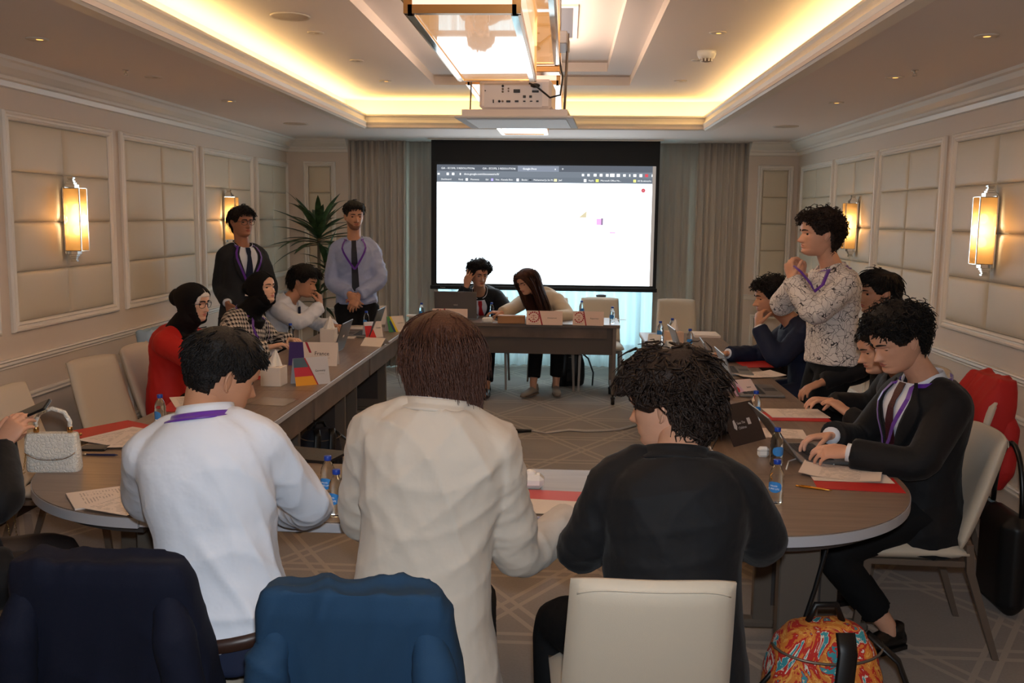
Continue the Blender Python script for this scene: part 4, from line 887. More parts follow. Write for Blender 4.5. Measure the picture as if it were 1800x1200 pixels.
        if lap:
            for sd in (-1, 1):
                ml = MB()
                def fl(u, v): t = bot+(top+.01-bot)*v; ww = .03+(w0-.03)*v**.9; wid = (.06+.3*math.sin(PI*min(1, .15+v*.8))*(1 if v < .72 else .75)); return s.S(t, sd*(ww-.02+wid*u), off+.008+.006*math.sin(PI*u))
                ml.grid(fl, 5, 14, flip=sd < 0); o = s.part('lapel', ml.mesh('lapel', []), lap); q = o.modifiers.new('th', 'SOLIDIFY'); q.thickness = .003
    def collar(s, m, h=.045, off=.006, tilt=.0, name='collar', spread=True, t0=.97, gap=.35):
        """band round the neck with an open front"""
        mb = MB(); T, r, f = s.frame(.98); up = (s.head-s.neck).normalized(); up = (up+T).normalized(); c0 = s.c(t0); n = 26
        def fn(u, v):
            a = gap+(2*PI-2*gap)*u; rad = .066*s.k+off+.006*(1-v)+ (.012 if v < .3 else 0); fr = math.cos(a)
            return c0+r*(rad*math.sin(a))+f*(rad*1.0*math.cos(a)+(.01 if fr > 0 else 0)*1)+up*(h*(v-.25)*(1.0-.38*max(0, fr)))-T*(.02*max(0, fr))
        mb.grid(fn, n, 5); o = s.part(name, mb.mesh(name, []), m); q = o.modifiers.new('th', 'SOLIDIFY'); q.thickness = .003; return o
    def cuff(s, m, l=.02, r=.034):
        for sd, (a, e, w) in s.arm.items(): d = (w-e).normalized(); mb = MB().tube([w-d*.035, w+d*(l-.012)], r*s.k, 16); s.part('cuff', mb.mesh('cuff', []), m)
    def hair(s, style, col='black', n=500, seed=None, thick=None):
        me = hair_mesh(s.MH, s.HH, style, seed or s.seed, n, thick); return s.part('hair', me, M_hair[col] if isinstance(col, str) else col)
    def brows(s, m=None, up=0): return s.part('eyebrows', brow_mesh(s.MH, s.HH, up).mesh('eb', []), m or M_hair['black'])
    def glasses(s, m=None):
        mb = MB(); HH = s.HH; yy = .445
        for sd in (-1, 1):
            mb.tube([s.MH @ (Vector((sd*.145+.105*math.copysign(abs(math.cos(a))**.75, math.cos(a)), yy-.02*abs(math.cos(a)*sd+1), .012+.088*math.copysign(abs(math.sin(a))**.75, math.sin(a))))*HH) for a in [2*PI*j/22 for j in range(22)]], .0017, 5, closed=True)
            mb.tube([s.MH @ (Vector(p)*HH) for p in ((sd*.25, yy-.03, .03), (sd*.32, yy-.12, .03), (sd*.335, .0, .0), (sd*.33, -.08, -.04))], .0016, 5)
        mb.tube([s.MH @ (Vector((x, yy+.01, .035))*HH) for x in (-.04, 0, .04)], .0016, 5)
        return s.part('glasses', mb.mesh('glasses', []), m or M_black)
    def hijab(s, m, band=None, drape=.16, bun=True, face_w=1.0):
        b = MB(); HH = s.HH; M = s.MH
        # cap over the skull and round the cheeks, open at the face
        P = HEADS.copy(); d = (P-ELC)/ELR; d /= np.linalg.norm(d, axis=2, keepdims=True)+1e-9; Z = P[..., 2]; a = np.abs((np.broadcast_to(TH, Z.shape)+np.pi) % (2*np.pi)-np.pi)
        op = np.interp(Z, [.0, .03, .15, .35, .55, .7, .8, .83], [.0, .35, .62, .8, .86, .72, .3, 0])*face_w
        e = np.clip((a-op)/.12, -1, 1); off = np.where(e > 0, .055*np.sqrt(np.clip(e, 0, 1))+.02*(Z < .3), -.04); C = P+d*off[..., None]; C[..., 1] -= .05*np.exp(-((Z-.62)/.22)**2)*(np.cos(np.broadcast_to(TH, Z.shape)) < -.2)
        mb = MB(); mb.add([M @ Vector((p-np.array([0, 0, .5]))*HH) for p in C.reshape(-1, 3)], GF, 0, True); o = s.part('headscarf', mb.mesh('hs', []), m)
        up = Vector(M.to_3x3() @ Vector((0, 0, 1))); fw = Vector(M.to_3x3() @ Vector((0, 1, 0))); hb = s.head-up*(HH*.38)-fw*(HH*.03); T, r, f = s.frame(.9)
        k = MB(); k.tube([hb+up*.05, hb-up*.0, hb.lerp(s.neck, .6), s.neck+f*.01-T*.02, s.c(.9)+f*.02, s.c(.9-drape)+f*.06], [.075, .082, .08, .1, .13, .09], 20)
        if bun: k.sphere(tuple(s.head-fw*(HH*.48)+up*(HH*.06)), .062, .062, .058)
        me = remesh(k, .009, 5); folds(me, .0045, 34, s.seed+9, (0, .3, 1)); s.part('scarf_drape', me, m, o)
        if band:
            P2 = HEADS.copy(); a2 = np.broadcast_to(TH, Z.shape); aa = np.abs((a2+np.pi) % (2*np.pi)-np.pi); inb = (aa < op+.10) & (aa > op-.24) & (Z > .5) | ((Z > .72) & (aa < .9) & (Z < .9)); off = np.where(inb, .022, -.05)
            mb = MB(); mb.add([M @ Vector((p-np.array([0, 0, .5]))*HH) for p in (P2+d*off[..., None]).reshape(-1, 3)], GF, 0, True); s.part('under_scarf', mb.mesh('us', []), band, o)
M_shirtw = mat('white_cotton', (222, 226, 236), .7, bump=.55, bscale=13); M_lany = mat('purple_lanyard', (96, 42, 156), .35, sheen=.2)
M_suit = mat('black_suit', (17, 17, 20), .75, bump=.5, bscale=13, sheen=.05, spec=.3); M_charc = mat('charcoal_suit', (38, 40, 44), .75, bump=.1, bscale=600, spec=.3); M_navy = mat('navy_suit', (26, 34, 58), .75, bump=.1, bscale=600, spec=.3)
M_trk = mat('black_trousers', (16, 16, 18), .8, bump=.08, bscale=500, spec=.25); M_shoe = mat('black_leather', (14, 13, 13), .32); M_linen = mat('beige_linen', (200, 188, 174), .8, bump=.55, bscale=12, sheen=.1)

# ================================================================ people: the cast
def linework():                                              # white shirt printed with thin black looping lines
    m = mat('line_print_cotton', (222, 216, 212), .7, bump=.08, bscale=500); nt = m.node_tree; b = nt.nodes['Principled BSDF']; N = NB(m); N.pos()
    nz = nt.nodes.new('ShaderNodeTexNoise'); nz.inputs['Scale'].default_value = 9; N.L.new(N.vec, nz.inputs['Vector']); ad = nt.nodes.new('ShaderNodeVectorMath'); ad.operation = 'MULTIPLY_ADD'; N.L.new(nz.outputs['Color'], ad.inputs[0]); ad.inputs[1].default_value = (.16, .16, .16); N.L.new(N.vec, ad.inputs[2])
    out = None
    for sc, wd in ((15, .012), (23, .014)):
        v = nt.nodes.new('ShaderNodeTexVoronoi'); v.feature = 'DISTANCE_TO_EDGE'; v.inputs['Scale'].default_value = sc; N.L.new(ad.outputs[0], v.inputs['Vector']); l = N.math('LESS_THAN', v.outputs['Distance'], wd*1.3); out = l if out is None else N.math('MAXIMUM', out, l)
    N.L.new(N.mix(out, rgb((222, 216, 212)), rgb((52, 48, 52))), b.inputs['Base Color']); return m
def houndstooth():
    m = mat('houndstooth_wool', (200, 190, 178), .85); b = m.node_tree.nodes['Principled BSDF']; N = NB(m); x, y, z = N.pos(); p = .034
    u = N.math('FRACT', N.math('DIVIDE', N.math('ADD', x, y), p)); v = N.math('FRACT', N.math('DIVIDE', N.math('ADD', z, N.math('MULTIPLY', N.math('SUBTRACT', y, x), .25)), p))
    A_ = N.math('GREATER_THAN', u, .5); B_ = N.math('GREATER_THAN', v, .5); D_ = N.math('GREATER_THAN', N.math('FRACT', N.math('MULTIPLY', N.math('ADD', u, v), 2)), .5)
    both = N.math('MULTIPLY', A_, B_); one = N.math('ABSOLUTE', N.math('SUBTRACT', A_, B_)); k = N.math('MAXIMUM', both, N.math('MULTIPLY', one, D_))
    N.L.new(N.mix(k, rgb((214, 204, 192)), rgb((26, 22, 24))), b.inputs['Base Color']); return m
OL, TAN, FAIR, PALE = ('olive', (190, 138, 108)), ('tan', (170, 116, 88)), ('fair', (212, 160, 132)), ('pale', (222, 176, 148))
def sit(B, yaw, f=.42, sp=.1, sp2=None, dz=0, out=.6):
    fw = Vector((-math.sin(yaw), math.cos(yaw), 0)); rt = Vector((math.cos(yaw), math.sin(yaw), 0))
    for sd in (1, -1):
        q = sp if sd > 0 else (sp2 if sp2 is not None else sp); an = B.pelvis+fw*f+rt*(sd*q); an.z = .09*B.k; B.set_leg(sd, an, B.pelvis+fw*out+rt*sd*q+Vector((0, 0, .4)))
def stand(B, yaw, sp=.1, f=.0):
    fw = Vector((-math.sin(yaw), math.cos(yaw), 0)); rt = Vector((math.cos(yaw), math.sin(yaw), 0))
    for sd in (1, -1): an = B.pelvis+fw*f+rt*(sd*sp); an.z = .09*B.k; B.set_leg(sd, an, B.pelvis+fw*.3+Vector((0, 0, -.45)))
HP = PI/2
# --- white shirt, back to the camera, front left
B = Body('seated young man in a white shirt, back to the camera, purple lanyard at his collar', (-.895, 2.44, .6), (-.978, 2.5, 1.2), (-.948, 2.57, 1.295), (-.75, -.35, .1), .1, .08, 1.03, .02, OL, vox=.009, HH=.225, bw=.94)
B.set_arm(1, (-.91, 2.93, .81), None, elbow=(-.725, 2.69, .88)); B.set_arm(-1, (-1.1, 2.9, .8), None, elbow=(-1.225, 2.66, .9)); sit(B, 0, .45)
B.hand(1, d=(-.8, .6, 0)); B.hand(-1, d=(.7, .7, 0)); B.finish(); B.trousers(M_navy, waist=.2); B.top('shirt', M_shirtw, .022, .02, hem=.02, amp=.014, freq=15, cuff=.006, neckt=.98)
B.collar(M_shirtw, h=.055, off=.004, gap=.2); B.collar(M_lany, h=.02, off=.013, name='lanyard', t0=.975, gap=.1); B.hair('fade', 'black', 1800, 5, thick=(.085, .02)); B.shoes(M_shoe)
T_, r_, f_ = B.frame(.12); mb = MB().loft([[B.S(t, 2*PI*j/32, .028) for j in range(32)] for t in (.03, .085)], cap=False); o = B.part('belt', mb.mesh('belt', []), mat('brown_belt', (58, 36, 28), .4)); q = o.modifiers.new('t', 'SOLIDIFY'); q.thickness = .004
# --- beige blazer
B = Body('seated man with auburn hair and glasses in a beige linen blazer, back to the camera', (-.38, 2.45, .62), (-.332, 2.5, 1.235), (-.335, 2.57, 1.345), (.6, -.22, 0), .05, .0, 1.08, .025, PALE, vox=.009, HH=.222, bw=.94)
B.set_arm(1, (.03, 2.82, .82), None, elbow=(-.125, 2.57, .79)); B.set_arm(-1, (-.47, 2.9, .8), None, elbow=(-.575, 2.62, .87)); sit(B, 0, .42)
B.hand(1, d=(.5, .85, -.05), curl=.3); B.hand(-1); B.finish(); B.trousers(M_trk); B.top('blazer', M_linen, .03, .022, hem=-.42, flare=.035, amp=.014, freq=14, cuff=.012, neckt=.975)
B.collar(M_shirtw, h=.05, off=.004, gap=.2); B.collar(M_linen, h=.035, off=.016, name='blazer_collar', t0=.985, gap=.5); B.hair('medium', 'brown', 2800, 8); B.glasses(M_chrome); B.brows(M_hair['brown']); B.shoes(M_shoe)
# --- black blazer, curly hair
B = Body('seated young man with curly dark hair in a black blazer, back to the camera', (.29, 2.42, .6), (.302, 2.5, 1.115), (.287, 2.6, 1.235), (1.02, -.2, -.05), -.05, -.1, 1.04, .03, FAIR, vox=.009, bw=.97)
B.set_arm(1, (.5, 2.84, .8), None, elbow=(.55, 2.53, .87)); B.set_arm(-1, (.14, 2.84, .8), None, elbow=(.05, 2.52, .84)); sit(B, .25, .4, .1, .2)
B.hand(1); B.hand(-1); B.finish(); B.trousers(M_trk); B.top('blazer', M_suit, .03, .024, hem=-.25, flare=.02, amp=.010, freq=16, cuff=.01, neckt=.975)
B.collar(M_suit, h=.04, off=.014, name='blazer_collar', t0=.985, gap=.4); B.hair('loose', 'darkbrown', 2000, 4, thick=(.13, .1)); B.brows(); B.shoes(M_shoe)
# --- black suit, right front
M_tie = mat('maroon_tie', (58, 22, 28), .5, var=.5, vscale=220)
B = Body('seated young man in a black suit and maroon tie looking down at his laptop', (1.47, 3.97, .58), (1.475, 3.95, 1.105), (1.335, 3.9, 1.262), (1.86, -.42, 0), HP+.1, HP+.32, 1.03, .02, FAIR, vox=.0095)
B.set_arm(1, (1.13, 4.03, .835), (1.6, 4.5, .7)); B.set_arm(-1, (1.14, 3.8, .82), (1.65, 3.5, .72)); fw = V3(-1, 0, 0)
B.set_leg(1, (1.27, 4.27, .09), (.9, 4.15, 1.0)); B.set_leg(-1, (1.34, 3.80, .095), (1.0, 3.8, 1.0))
B.hand(1, d=(-1, -.1, -.1), n=(0, -.25, -1), curl=(.5, .5, .55, .6)); B.hand(-1, d=(-1, .1, .02), n=(0, .45, -1), curl=(.45, .5, .6, .6)); B.finish(lid=-.12)
B.trousers(M_trk, ends=.78); B.top('suit_jacket', M_suit, .03, .024, hem=-.32, flare=.02, amp=.009, freq=17, cuff=.008); B.shirtfront(M_shirtw, M_tie, .034, top=1.0, bot=.45, w0=.5, lap=M_suit); B.collar(M_shirtw, h=.062, off=.008, gap=.3); B.cuff(M_shirtw, .022, .036)
B.hair('curly', 'black', 1700, 3, thick=(.16, .035)); B.brows(); B.lanyard(M_lany, .036, tip=.36, badge=False, thc=.1, thn=.42); B.shoes(M_shoe, yaw=[HP+.3, HP+.45], pitch=(0, 0), L=.29)
B.strip('pocket_trim', [(.72, -.75, .035), (.72, -1.05, .035)], .003, mat('pocket_grey', (120, 116, 116), .6))
# --- patterned shirt, standing
B = Body('standing young man in a white shirt printed with thin black lines, fiddling with his lanyard', (1.555, 5.6, .93), (1.525, 5.6, 1.475), (1.43, 5.56, 1.655), (HP+.12, -.02, 0), HP+.1, HP+.2, 1.04, .0, FAIR, bw=1.0)
B.set_arm(-1, (1.27, 5.47, 1.40), (1.45, 5.15, 1.0)); B.set_arm(1, (1.33, 5.62, 1.38), (1.3, 6.0, 1.1)); stand(B, HP)
B.hand(-1, d=(-.25, .25, 1), n=(1, .4, 0), curl=(.8, .9, .9, .9)); B.hand(1, d=(.1, -.4, 1), n=(-.6, -.6, 0), curl=(.3, .4, .5, .5)); B.finish(lid=.3)
B.trousers(M_trk); B.top('shirt', linework(), .026, .022, hem=-.02, flare=.01, amp=.010, freq=19, cuff=.006); B.collar(linework(), h=.05, off=.006); B.collar(M_lany, h=.022, off=.014, name='lanyard', t0=.975, gap=.3); B.hair('curly', 'darkbrown', 1300, 6, thick=(.14, .07)); B.brows(); B.shoes(M_shoe)
mb = MB().tube([(1.46, 5.44, 1.46), (1.42, 5.4, 1.38), (1.375, 5.385, 1.345), (1.35, 5.385, 1.39), (1.3, 5.4, 1.45), (1.27, 5.44, 1.48)], .012, 6, flat=.35); B.part('lanyard_loop', mb.mesh('ll', []), M_lany)
# --- half hidden behind him
B = Body('man with black hair mostly hidden behind the patterned shirt, only hair and ear showing', (1.95, 5.7, .6), (1.93, 5.75, 1.14), (1.85, 5.8, 1.31), (HP+.2, -.1, 0), HP, HP, 1.05, .02, OL, vox=.014)
B.set_arm(1, (1.6, 5.98, .74), (1.9, 6.1, .7)); B.set_arm(-1, (1.42, 5.42, .81), (1.85, 5.3, .7)); sit(B, HP, .38)
B.hand(1); B.hand(-1); B.finish(); B.trousers(M_trk); B.top('suit_jacket', M_suit, .028, .02, hem=-.2); B.hair('wavy', 'black', 1100, 9, thick=(.09, .05)); B.collar(M_suit); B.shoes(M_shoe); B.brows()
# --- leaning behind the man in the black suit
B = Body('young man in black leaning forward, his face glimpsed behind the suited man', (1.66, 4.72, .58), (1.62, 4.62, 1.02), (1.49, 4.58, 1.145), (HP+.1, -.35, 0), HP, HP, 1.0, .05, FAIR, vox=.014)
B.set_arm(1, (1.36, 4.9, .82), (1.7, 5.1, .7)); B.set_arm(-1, (1.36, 4.6, .82), (1.7, 4.3, .72)); sit(B, HP, .38)
B.hand(1); B.hand(-1); B.finish(lid=.1); B.trousers(M_trk); B.top('suit_jacket', M_suit, .028, .02, hem=-.2); B.hair('short', 'black', 500, 9); B.collar(M_suit); B.shoes(M_shoe); B.brows()
# --- navy suit, chin on hand
B = Body('seated young man in a navy suit resting his chin on his hand', (1.66, 6.5, .58), (1.52, 6.52, 1.07), (1.375, 6.5, 1.215), (HP+.12, -.12, 0), HP, HP+.12, 1.04, .05, OL)
B.set_arm(-1, (1.27, 6.36, 1.035), (1.26, 6.1, .6)); B.set_arm(1, (1.12, 6.62, .815), (1.5, 6.9, .7)); sit(B, HP, .38)
B.hand(-1, d=(.1, .35, .75), n=(.8, .5, .2), curl=(.8, .9, 1, 1)); B.hand(1, d=(-1, -.1, -.1), curl=.35); B.finish(lid=.1); B.trousers(M_navy); B.top('suit_jacket', M_navy, .03, .022, hem=-.25, amp=.005); B.collar(M_navy, h=.04, off=.012); B.cuff(M_shirtw, .012, .034); B.hair('curly', 'black', 1100, 12, thick=(.13, .05)); B.brows(); B.shoes(M_shoe)
# --- red blazer, headscarf
M_scarf = mat('black_scarf', (14, 13, 14), .8, bump=.15, bscale=260, spec=.25)
B = Body('seated woman in a red blazer, black headscarf over a white band, and glasses', (-2.46, 5.82, .57), (-2.38, 5.78, 1.03), (-2.28, 5.74, 1.19), (-HP-.3, -.12, 0), -HP, -HP-.1, .97, .03, PALE, female=True)
B.set_arm(1, (-1.95, 5.45, .8), (-2.35, 5.3, .75)); B.set_arm(-1, (-1.95, 6.0, .8), (-2.3, 6.25, .75)); sit(B, -HP, .38)
B.hand(1); B.hand(-1); B.finish(lid=.25, ears=False); B.trousers(M_trk); B.top('blazer', mat('red_blazer', (196, 26, 20), .7, bump=.08, bscale=500), .03, .026, hem=-.25, amp=.004); B.hijab(M_scarf, mat('white_band', (222, 214, 208), .8)); B.glasses(); B.brows(); B.shoes(M_shoe)
# --- checked jacket, headscarf
B = Body('seated woman in a black and white houndstooth jacket and black headscarf', (-2.42, 6.85, .57), (-2.3, 6.82, 1.03), (-2.185, 6.78, 1.2), (-HP-.42, .12, 0), -HP, -HP-.25, .98, .03, PALE, female=True)
B.set_arm(1, (-2.08, 6.6, .8), (-2.4, 6.45, .7)); B.set_arm(-1, (-2.05, 7.0, .8), (-2.3, 7.25, .75)); sit(B, -HP, .38)
B.hand(1); B.hand(-1); B.finish(lid=.25, ears=False); B.trousers(M_trk); B.top('jacket', houndstooth(), .03, .026, hem=-.25, amp=.003); B.hijab(M_scarf, None, bun=True, drape=.2); B.brows(); B.lanyard(M_lany, .036, tip=.4, badge=False); B.shoes(M_shoe)
# --- white shirt, cheek on hand
B = Body('seated young man in a white shirt and dark tie leaning his face on his hand', (-2.42, 7.85, .57), (-2.28, 7.82, 1.04), (-2.165, 7.83, 1.175), (-HP-.25, -.22, -.1), -HP, -HP-.15, 1.02, .05, OL)
B.set_arm(1, (-2.0, 7.72, .99), (-1.9, 7.3, .7)); B.set_arm(-1, (-1.95, 7.95, .8), (-2.2, 8.3, .72)); sit(B, -HP, .38)
B.hand(1, d=(-.15, .3, .8), n=(-.9, .2, .2), curl=(.7, .8, .9, .9)); B.hand(-1); B.finish(lid=.1); B.trousers(M_trk); B.top('shirt', M_shirtw, .024, .018, hem=-.1, amp=.011); B.collar(M_shirtw); B.hair('wavy', 'black', 1000, 15, thick=(.15, .1)); B.brows(); B.strip('tie', [(.98-.5*u, 0, .032) for u in [i/8 for i in range(9)]], .022, M_navy, thick=.004); B.shoes(M_shoe)
# --- dark suit standing by the wall
B = Body('standing man in a charcoal suit and glasses with purple lanyard, against the left wall', (-2.62, 7.62, .93), (-2.6, 7.6, 1.485), (-2.585, 7.56, 1.665), (-2.3, -.05, 0), -2.5, -2.45, 1.03, .0, TAN, bw=.88, HH=.222)
B.set_arm(1, (-2.67, 7.42, 1.03), (-2.9, 7.75, 1.0)); B.set_arm(-1, (-2.45, 7.44, 1.0), (-2.3, 7.75, 1.0)); stand(B, -2.5)
B.hand(1, d=(.35, -.2, -1), n=(.5, .6, 0), curl=.5); B.hand(-1, d=(-.4, -.3, -1), n=(-.5, .4, 0), curl=.5); B.finish(); B.trousers(M_charc); B.top('suit_jacket', M_charc, .028, .022, hem=-.3, flare=.015, amp=.004); B.shirtfront(M_shirtw, M_navy, .032, bot=.5, w0=.5, lap=M_charc); B.collar(M_shirtw); B.cuff(M_shirtw, .014, .035); B.hair('wavy', 'black', 1000, 18, thick=(.09, .04)); B.brows(); B.glasses(); B.lanyard(M_lany, .034, tip=.42, badge=True); B.shoes(M_shoe)
# --- light blue shirt standing
M_lblue = mat('light_blue_cotton', (158, 170, 206), .7, bump=.5, bscale=13)
B = Body('standing bearded man in a light blue shirt and navy tie, hands folded', (-1.86, 8.44, .95), (-1.875, 8.42, 1.525), (-1.862, 8.38, 1.718), (-2.72, -.08, 0), -2.95, -2.95, 1.06, .0, OL, bw=.93, HH=.22)
B.set_arm(1, (-1.875, 8.22, 1.05), (-2.4, 8.6, 1.15)); B.set_arm(-1, (-1.80, 8.22, 1.04), (-1.3, 8.6, 1.15)); stand(B, -2.95)
B.hand(1, d=(.55, -.25, -.7), n=(.2, .9, -.2), curl=.55); B.hand(-1, d=(-.35, -.35, -.8), n=(0, .9, -.2), curl=.5); B.finish(beard=True, lid=.2); B.trousers(M_trk); B.top('shirt', M_lblue, .024, .019, hem=.0, amp=.010, cuff=.006); B.collar(M_lblue, h=.045, off=.008); B.hair('fade', 'black', 800, 21, thick=(.11, .03)); B.brows(); B.strip('tie', [(.98-.98*u, 0, .034) for u in [i/12 for i in range(13)]], [.02, .02]+[.024+.0012*i for i in range(11)], mat('midnight_tie', (16, 18, 34), .6), thick=.004); B.lanyard(M_lany, .03, tip=.55, badge=False); B.shoes(M_shoe)
B.strip('badge', [(.2, .32, .036), (.05, .32, .036)], .018, mat('badge_pink', (205, 40, 84), .5))
# --- at the head desk
B = Body('seated young man in a black suit at the head desk holding his forehead', (-.83, 9.72, .57), (-.85, 9.45, 1.0), (-.842, 9.3, 1.17), (-2.75, -.2, 0), PI, PI+.1, 1.02, .06, OL)
B.set_arm(1, (-.955, 9.2, 1.06), (-1.15, 9.1, .7)); B.set_arm(-1, (-.62, 9.08, .8), (-.45, 9.45, .75)); sit(B, PI, .6, .1, .08, out=.7)
B.hand(1, d=(.25, -.02, 1), n=(.5, .75, 0), curl=(.15, .2, .25, .3), spread=.35); B.hand(-1, d=(.2, -1, 0)); B.finish(); B.trousers(M_trk, ends=.86); B.top('suit_jacket', M_suit, .028, .022, hem=-.2); B.shirtfront(M_shirtw, mat('red_tie', (176, 22, 34), .5), .032, bot=.55, w0=.4, lap=M_suit); B.collar(M_shirtw); B.hair('curly', 'black', 1000, 24, thick=(.16, .09)); B.brows(); B.shoes(M_shoe, yaw=PI-.1)
B = Body('seated woman with long dark hair in a cream blazer at the head desk', (-.15, 9.72, .57), (-.25, 9.42, .985), (-.375, 9.22, 1.115), (2.45, -.42, .1), PI-.1, PI-.3, .98, .06, FAIR, female=True)
B.set_arm(1, (-.62, 9.05, .815), (-.5, 9.5, .7)); B.set_arm(-1, (-.1, 9.05, .8), (.15, 9.4, .75)); B.set_leg(1, (-.3, 9.2, .1), (-.3, 8.9, .9)); B.set_leg(-1, (-.08, 9.3, .1), (-.05, 9.0, .9))
B.hand(1, d=(-1, -.2, .1)); B.hand(-1); B.finish(lid=.1); B.trousers(M_trk, ends=.8); B.top('blazer', mat('cream_blazer', (214, 196, 170), .75, bump=.1, bscale=500), .03, .026, hem=-.25); B.hair('long', 'brown', 1300, 27); B.brows(); B.shoes(mat('grey_suede', (150, 140, 130), .8), yaw=[PI-.5, PI+.1], sole=mat('rubber_tan', (120, 100, 84), .7))
# --- left edge, phone in hand
M_tight = mat('sheer_black_tights', (44, 34, 32), .5)
B = Body('person in black at the left edge holding up a phone, legs in dark tights', (-2.0, 2.83, .57), (-2.02, 2.88, 1.05), (-2.04, 2.9, 1.22), (-.85, -.2, 0), -.85, -.85, .97, .03, FAIR, female=True, vox=.012)
B.set_arm(1, (-1.8, 2.9, .985), (-1.65, 2.6, .75)); B.set_arm(-1, (-1.86, 3.0, .98), (-2.3, 3.1, .8)); B.set_leg(1, (-1.64, 3.1, .15), (-1.3, 3.2, 1.4)); B.set_leg(-1, (-1.77, 3.22, .15), (-1.5, 3.4, 1.4))
B.hand(1, d=(.3, .2, .5), n=(.2, .8, -.1), curl=.6); B.hand(-1, d=(.5, .0, .4), n=(.2, -.8, .1), curl=.6); B.finish(); B.trousers(M_tight, off=.004, ends=.99, name='tights'); B.top('jacket', M_suit, .03, .026, hem=-.2); B.hair('long', 'black', 600, 31); B.brows(); B.shoes(M_shoe, yaw=-.85, pitch=(-.35, -.35))
b = MB(); B.torso(b, -.12, .25, .03, n=8)
for sd, (a, kn, an) in B.leg.items(): b.tube([a, a.lerp(kn, .5)], [.12, .1], 14)
B.part('skirt', remesh(b, .012, 5), M_suit)
ph = thing('smartphone', 'dark smartphone held up at the left edge of the photograph', 'phone', A(42, 728, 3.0)); ph.rotation_euler = (math.radians(14), math.radians(-24), math.radians(8))
smooth_fix(MB().box(-.085, .085, -.04, .04, -.004, .004, bev=.003).build('case', M_black, ph)); MB().box(-.08, .08, -.037, .037, .0041, .0046).build('screen', mat('phone_screen', (20, 24, 34), .08), ph); MB().box(.06, .0855, -.0385, .0385, -.0046, -.0035).build('bezel', M_chrome, ph)

# ================================================================ things on the tables
def on(px, py): p = G(px, py, TZ); p.z = TZ; return p
M_pet = mat('clear_bottle', (240, 248, 252), .03, trans=1, spec=.5); M_pet.node_tree.nodes['Principled BSDF'].inputs['IOR'].default_value = 1.33
M_cap = mat('blue_cap', (24, 66, 170), .35); M_blab = mat('blue_label', (60, 140, 215), .35); M_paper = mat('paper', (226, 214, 204), .8); M_print = mat('printed_ink', (120, 112, 110), .8); M_red = mat('red_card', (188, 30, 28), .5)
BOT = {}
def bottle(p, label, print_=None):
    t = thing('water_bottle', label, 'bottle', p, random.uniform(-.6, .6), 'small plastic water bottles'); t.scale = (.86, .86, .8)
    if not BOT:
        BOT['body'] = MB().lathe([(.001, .004), (.024, .001), (.029, .006), (.03, .02), (.0285, .028), (.03, .036), (.0285, .044), (.03, .052), (.03, .105), (.0285, .112), (.0295, .122), (.026, .142), (.018, .162), (.0125, .172), (.0125, .185)], n=20).mesh('bottle_body', M_pet)
        BOT['cap'] = MB().lathe([(.0145, .176), (.015, .178), (.015, .194), (.014, .196), (.001, .196)], n=18).mesh('bottle_cap', M_cap)
        def lab(u, v): a = -PI/2+(u-.5)*2.1; w = math.sqrt(max(0, 1-(2*v-1)**2)); a = -PI/2+(u-.5)*2.1*(.35+.65*w); return (.0304*math.cos(a), .0304*math.sin(a), .055+.048*v)
        BOT['label'] = MB().grid(lab, 12, 8).mesh('bottle_label', M_blab)
    for k, n in (('body', 'bottle_body'), ('cap', 'bottle_cap')): link(n, BOT[k], t)
    l = link('bottle_label', BOT['label'], t)
    if print_:
        for i, s in enumerate(print_): text('label_print', s, .0105, mat('label_white', (240, 244, 250), .4), l, Matrix.Translation((0, -.0312, .085-.013*i)) @ Matrix.Rotation(PI/2, 4, 'X'))
for px, py, w, pr in ((577, 878, 'behind the white shirted elbow, farther of the pair', ('Nestlé', 'PURE LIFE')), (592, 906, 'beside the beige blazer, nearer of the pair', ('Nestlé', 'PURE LIFE')), (1364, 818, 'beside the wireless earbud case', None), (1363, 884, 'nearest the rounded right table edge', ('Nestlé', 'PURE LIFE')), (1327, 742, 'behind the dark card and in front of a laptop', None), (1212, 614, 'in front of the laptop of the man in navy', None),
                      (1160, 598, 'left of two behind the right tissue box', None), (1181, 592, 'right of two behind the right tissue box', None), (283, 752, 'with only its cap showing beside the white shirt', None), (511, 604, 'beside the woman in the checked jacket', None), (644, 578, 'below the folded hands of the bearded man', None),
                      (741, 561, 'at the left end of the head desk', None), (864, 560, 'between the desk laptop and the long-haired woman', None), (1022, 556, 'behind the rightmost name card', None), (1076, 568, 'at the right end of the head desk', None)):
    bottle(on(px, py), 'clear water bottle with blue cap '+w, pr)

def tissue_box(px, py, w, rz, label, m):
    t = thing('tissue_box', label, 'tissue box', on(px, py), rz, 'tissue boxes'); h = w*.93; d = w
    MB().box(-w/2, w/2, -d/2, d/2, 0, h, bev=.002).build('carton', m, t); MB().lathe([(.001, h+.0004), (.035, h+.0006)], n=16, cap=False).build('slot', mat('slot_grey', (150, 140, 132), .8), t)
    def fn(u, v): a = u*2*PI; r = (.034+.016*math.sin(3*a))*(1-v)**.8+.002; return (r*math.cos(a)+.012*v, r*math.sin(a)*.7, h+v*.095)
    MB().grid(fn, 24, 8).build('tissue', mat('tissue', (238, 234, 228), .9), t)
M_carton = mat('white_carton', (226, 216, 206), .6)
tissue_box(482, 676, .118, -.05, 'white cube tissue box nearest on the left table beside the flag card', M_carton); tissue_box(578, 600, .112, .0, 'white tissue box with a tall tissue behind the France card', M_carton); tissue_box(1184, 606, .115, .35, 'cream tissue box at the far end of the right tables', mat('cream_carton', (222, 188, 162), .6))

